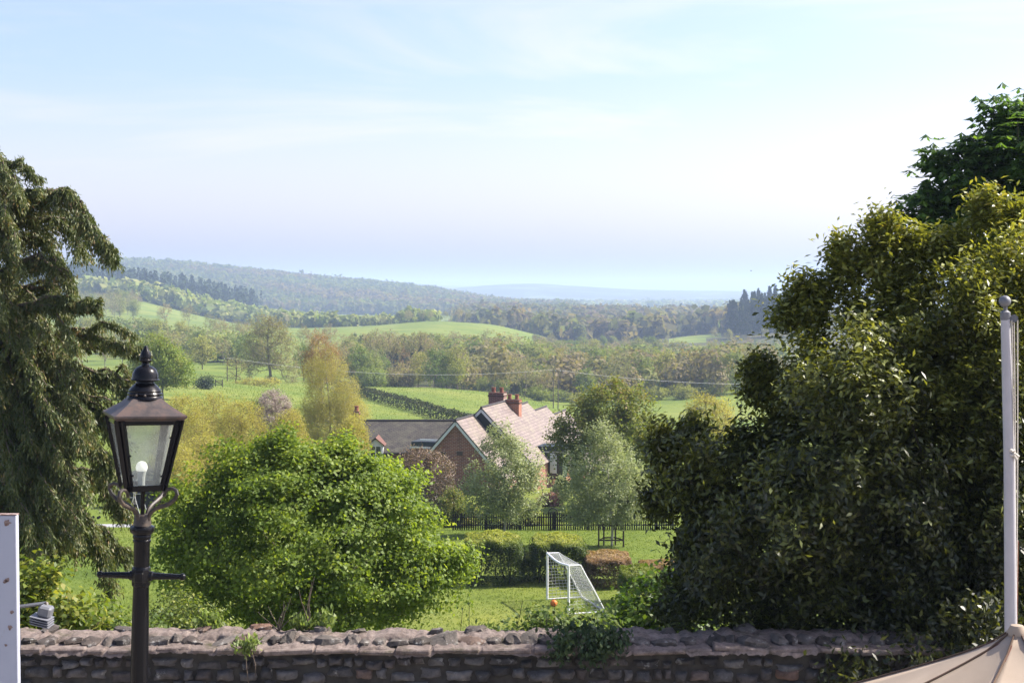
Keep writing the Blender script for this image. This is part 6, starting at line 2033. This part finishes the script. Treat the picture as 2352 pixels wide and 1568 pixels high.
for k, (u, v0, hpx) in enumerate(((955, 1452, 55), (985, 1450, 70), (1012, 1452, 90), (1040, 1452, 62), (1065, 1452, 75), (1092, 1452, 60), (1105, 1452, 95), (1140, 1452, 100), (1158, 1452, 80), (1185, 1452, 70), (1215, 1452, 95), (1245, 1452, 70), (1300, 1452, 60))):
    D = 15.2 + .25 * (k % 3)
    p = P(u, v0, D); b = Vector((p.x, D, G(p.x, D)))
    r = np.random.default_rng(500 + k)
    e = empty("rose_shoot", b, "thin dark upright shoot with small leaves standing behind the wall before the lawn", "plant", "thin shoots behind the wall before the lawn")
    top = P(u, v0 - hpx, D).z - b.z
    A_, B_, ra, rb, lc = [], [], [], [], []
    for s_ in range(1 + k % 2):
        p_ = np.array([s_ * .07, 0, 0.0]); n_ = 9
        tt = top * (1 - .25 * s_)
        for s in range(n_):
            t = np.array([s_ * .07 + (.05 * math.sin(k * 2.3) * (s + 1) + .04 * math.sin(k + s * .9)), .02 * math.cos(k + s), tt * (s + 1) / n_ * (.82 + .18 * math.sin(k * 1.9) ** 2)])
            A_.append(p_); B_.append(t); ra.append(.008 - .0006 * s); rb.append(.0075 - .0006 * s)
            if s > 4:
                for _ in range(8): lc.append(p_ + (t - p_) * r.random() + r.normal(size=3) * np.array([.03, .03, .01]))
            p_ = t
    link("stem", limb_mesh("stem", np.array(A_), np.array(B_), np.array(ra), np.array(rb), BARK_DARK, 0.0), e)
    q = leaf_quads(r, np.array(lc), .06, .034, 'up', np.array([0, 0, 0.0]), jit=.7)
    link("leaves", leaf_mesh("leaves", q, r.random(len(lc)), MAHON if k % 3 else HG), e)


low_top = P(1345, 1462, 13.5)
b = low_top
lt = [b, b + Vector((.02, -.05, .08)), b + Vector((.03, -.15, .16)), b + Vector((.03, -.3, .12))]
limb, crown = make_tree(311, lt, [lob(1330, 1466, 13.3, 85, 14, .25), lob(1295, 1482, 12.9, 42, 14, .1), lob(1390, 1476, 12.9, 50, 20, .12), lob(1365, 1494, 12.86, 24, 18, .06)], 120, 13, .055, .055, .036, IVY, BARK_DARK, seg=.12, r_tip=.002, mode='droop', jit=.6)
plant_tree("trailing_plant", "dark leafy plant trailing over the wall top below the goal", "plant", b, limb, crown)

# ---- rough grass on the lawn and tussocks in the near field
GRASS = leaf_mat("grass_blade", [(.07, .12, .018), (.12, .175, .026), (.19, .23, .04), (.30, .28, .10)], .4, .7, .15)
def grass(name, label, n, u0, u1, D0, D1, ln, wd, seed):
    r = np.random.default_rng(seed)
    p = scatter(r, n * 3, u0, u1, D0, D1)
    x, y = p[:, 0], p[:, 1]
    k = 6.0 / ln
    den = .5 + .28 * np.sin(x * k * .13 + 2 * np.sin(y * k * .05)) + .28 * np.sin(y * k * .09 + 1.7 * np.sin(x * k * .06))
    uu = U0 + F * x / y; den = den * np.clip((uu - u0) / 160, 0, 1) * np.clip((u1 - uu) / 160, 0, 1)
    keep = r.random(len(x)) < den
    x, y, den = x[keep][:n], y[keep][:n], den[keep][:n]
    c = np.stack([x, y, gz(x, y) + ln * .3], 1)
    q = leaf_quads(r, c, ln, wd, 'up', None, jit=.55)
    o = link(name, leaf_mesh(name, q, np.clip(.35 * r.random(len(x)) + .55 * np.clip(den, 0, 1) * r.random(len(x)) + .08, 0, 1), GRASS))
    tag(o, label, "grass", kind="stuff")


grass("lawn_grass", "short rough grass blades over the lawn round the goal", 70000, 60, 1590, 46, 79, .085, .022, 601)
grass("field_tussocks", "scattered pale grass tussocks over the bright near field", 15000, 380, 1400, 165, 345, .26, .09, 602)
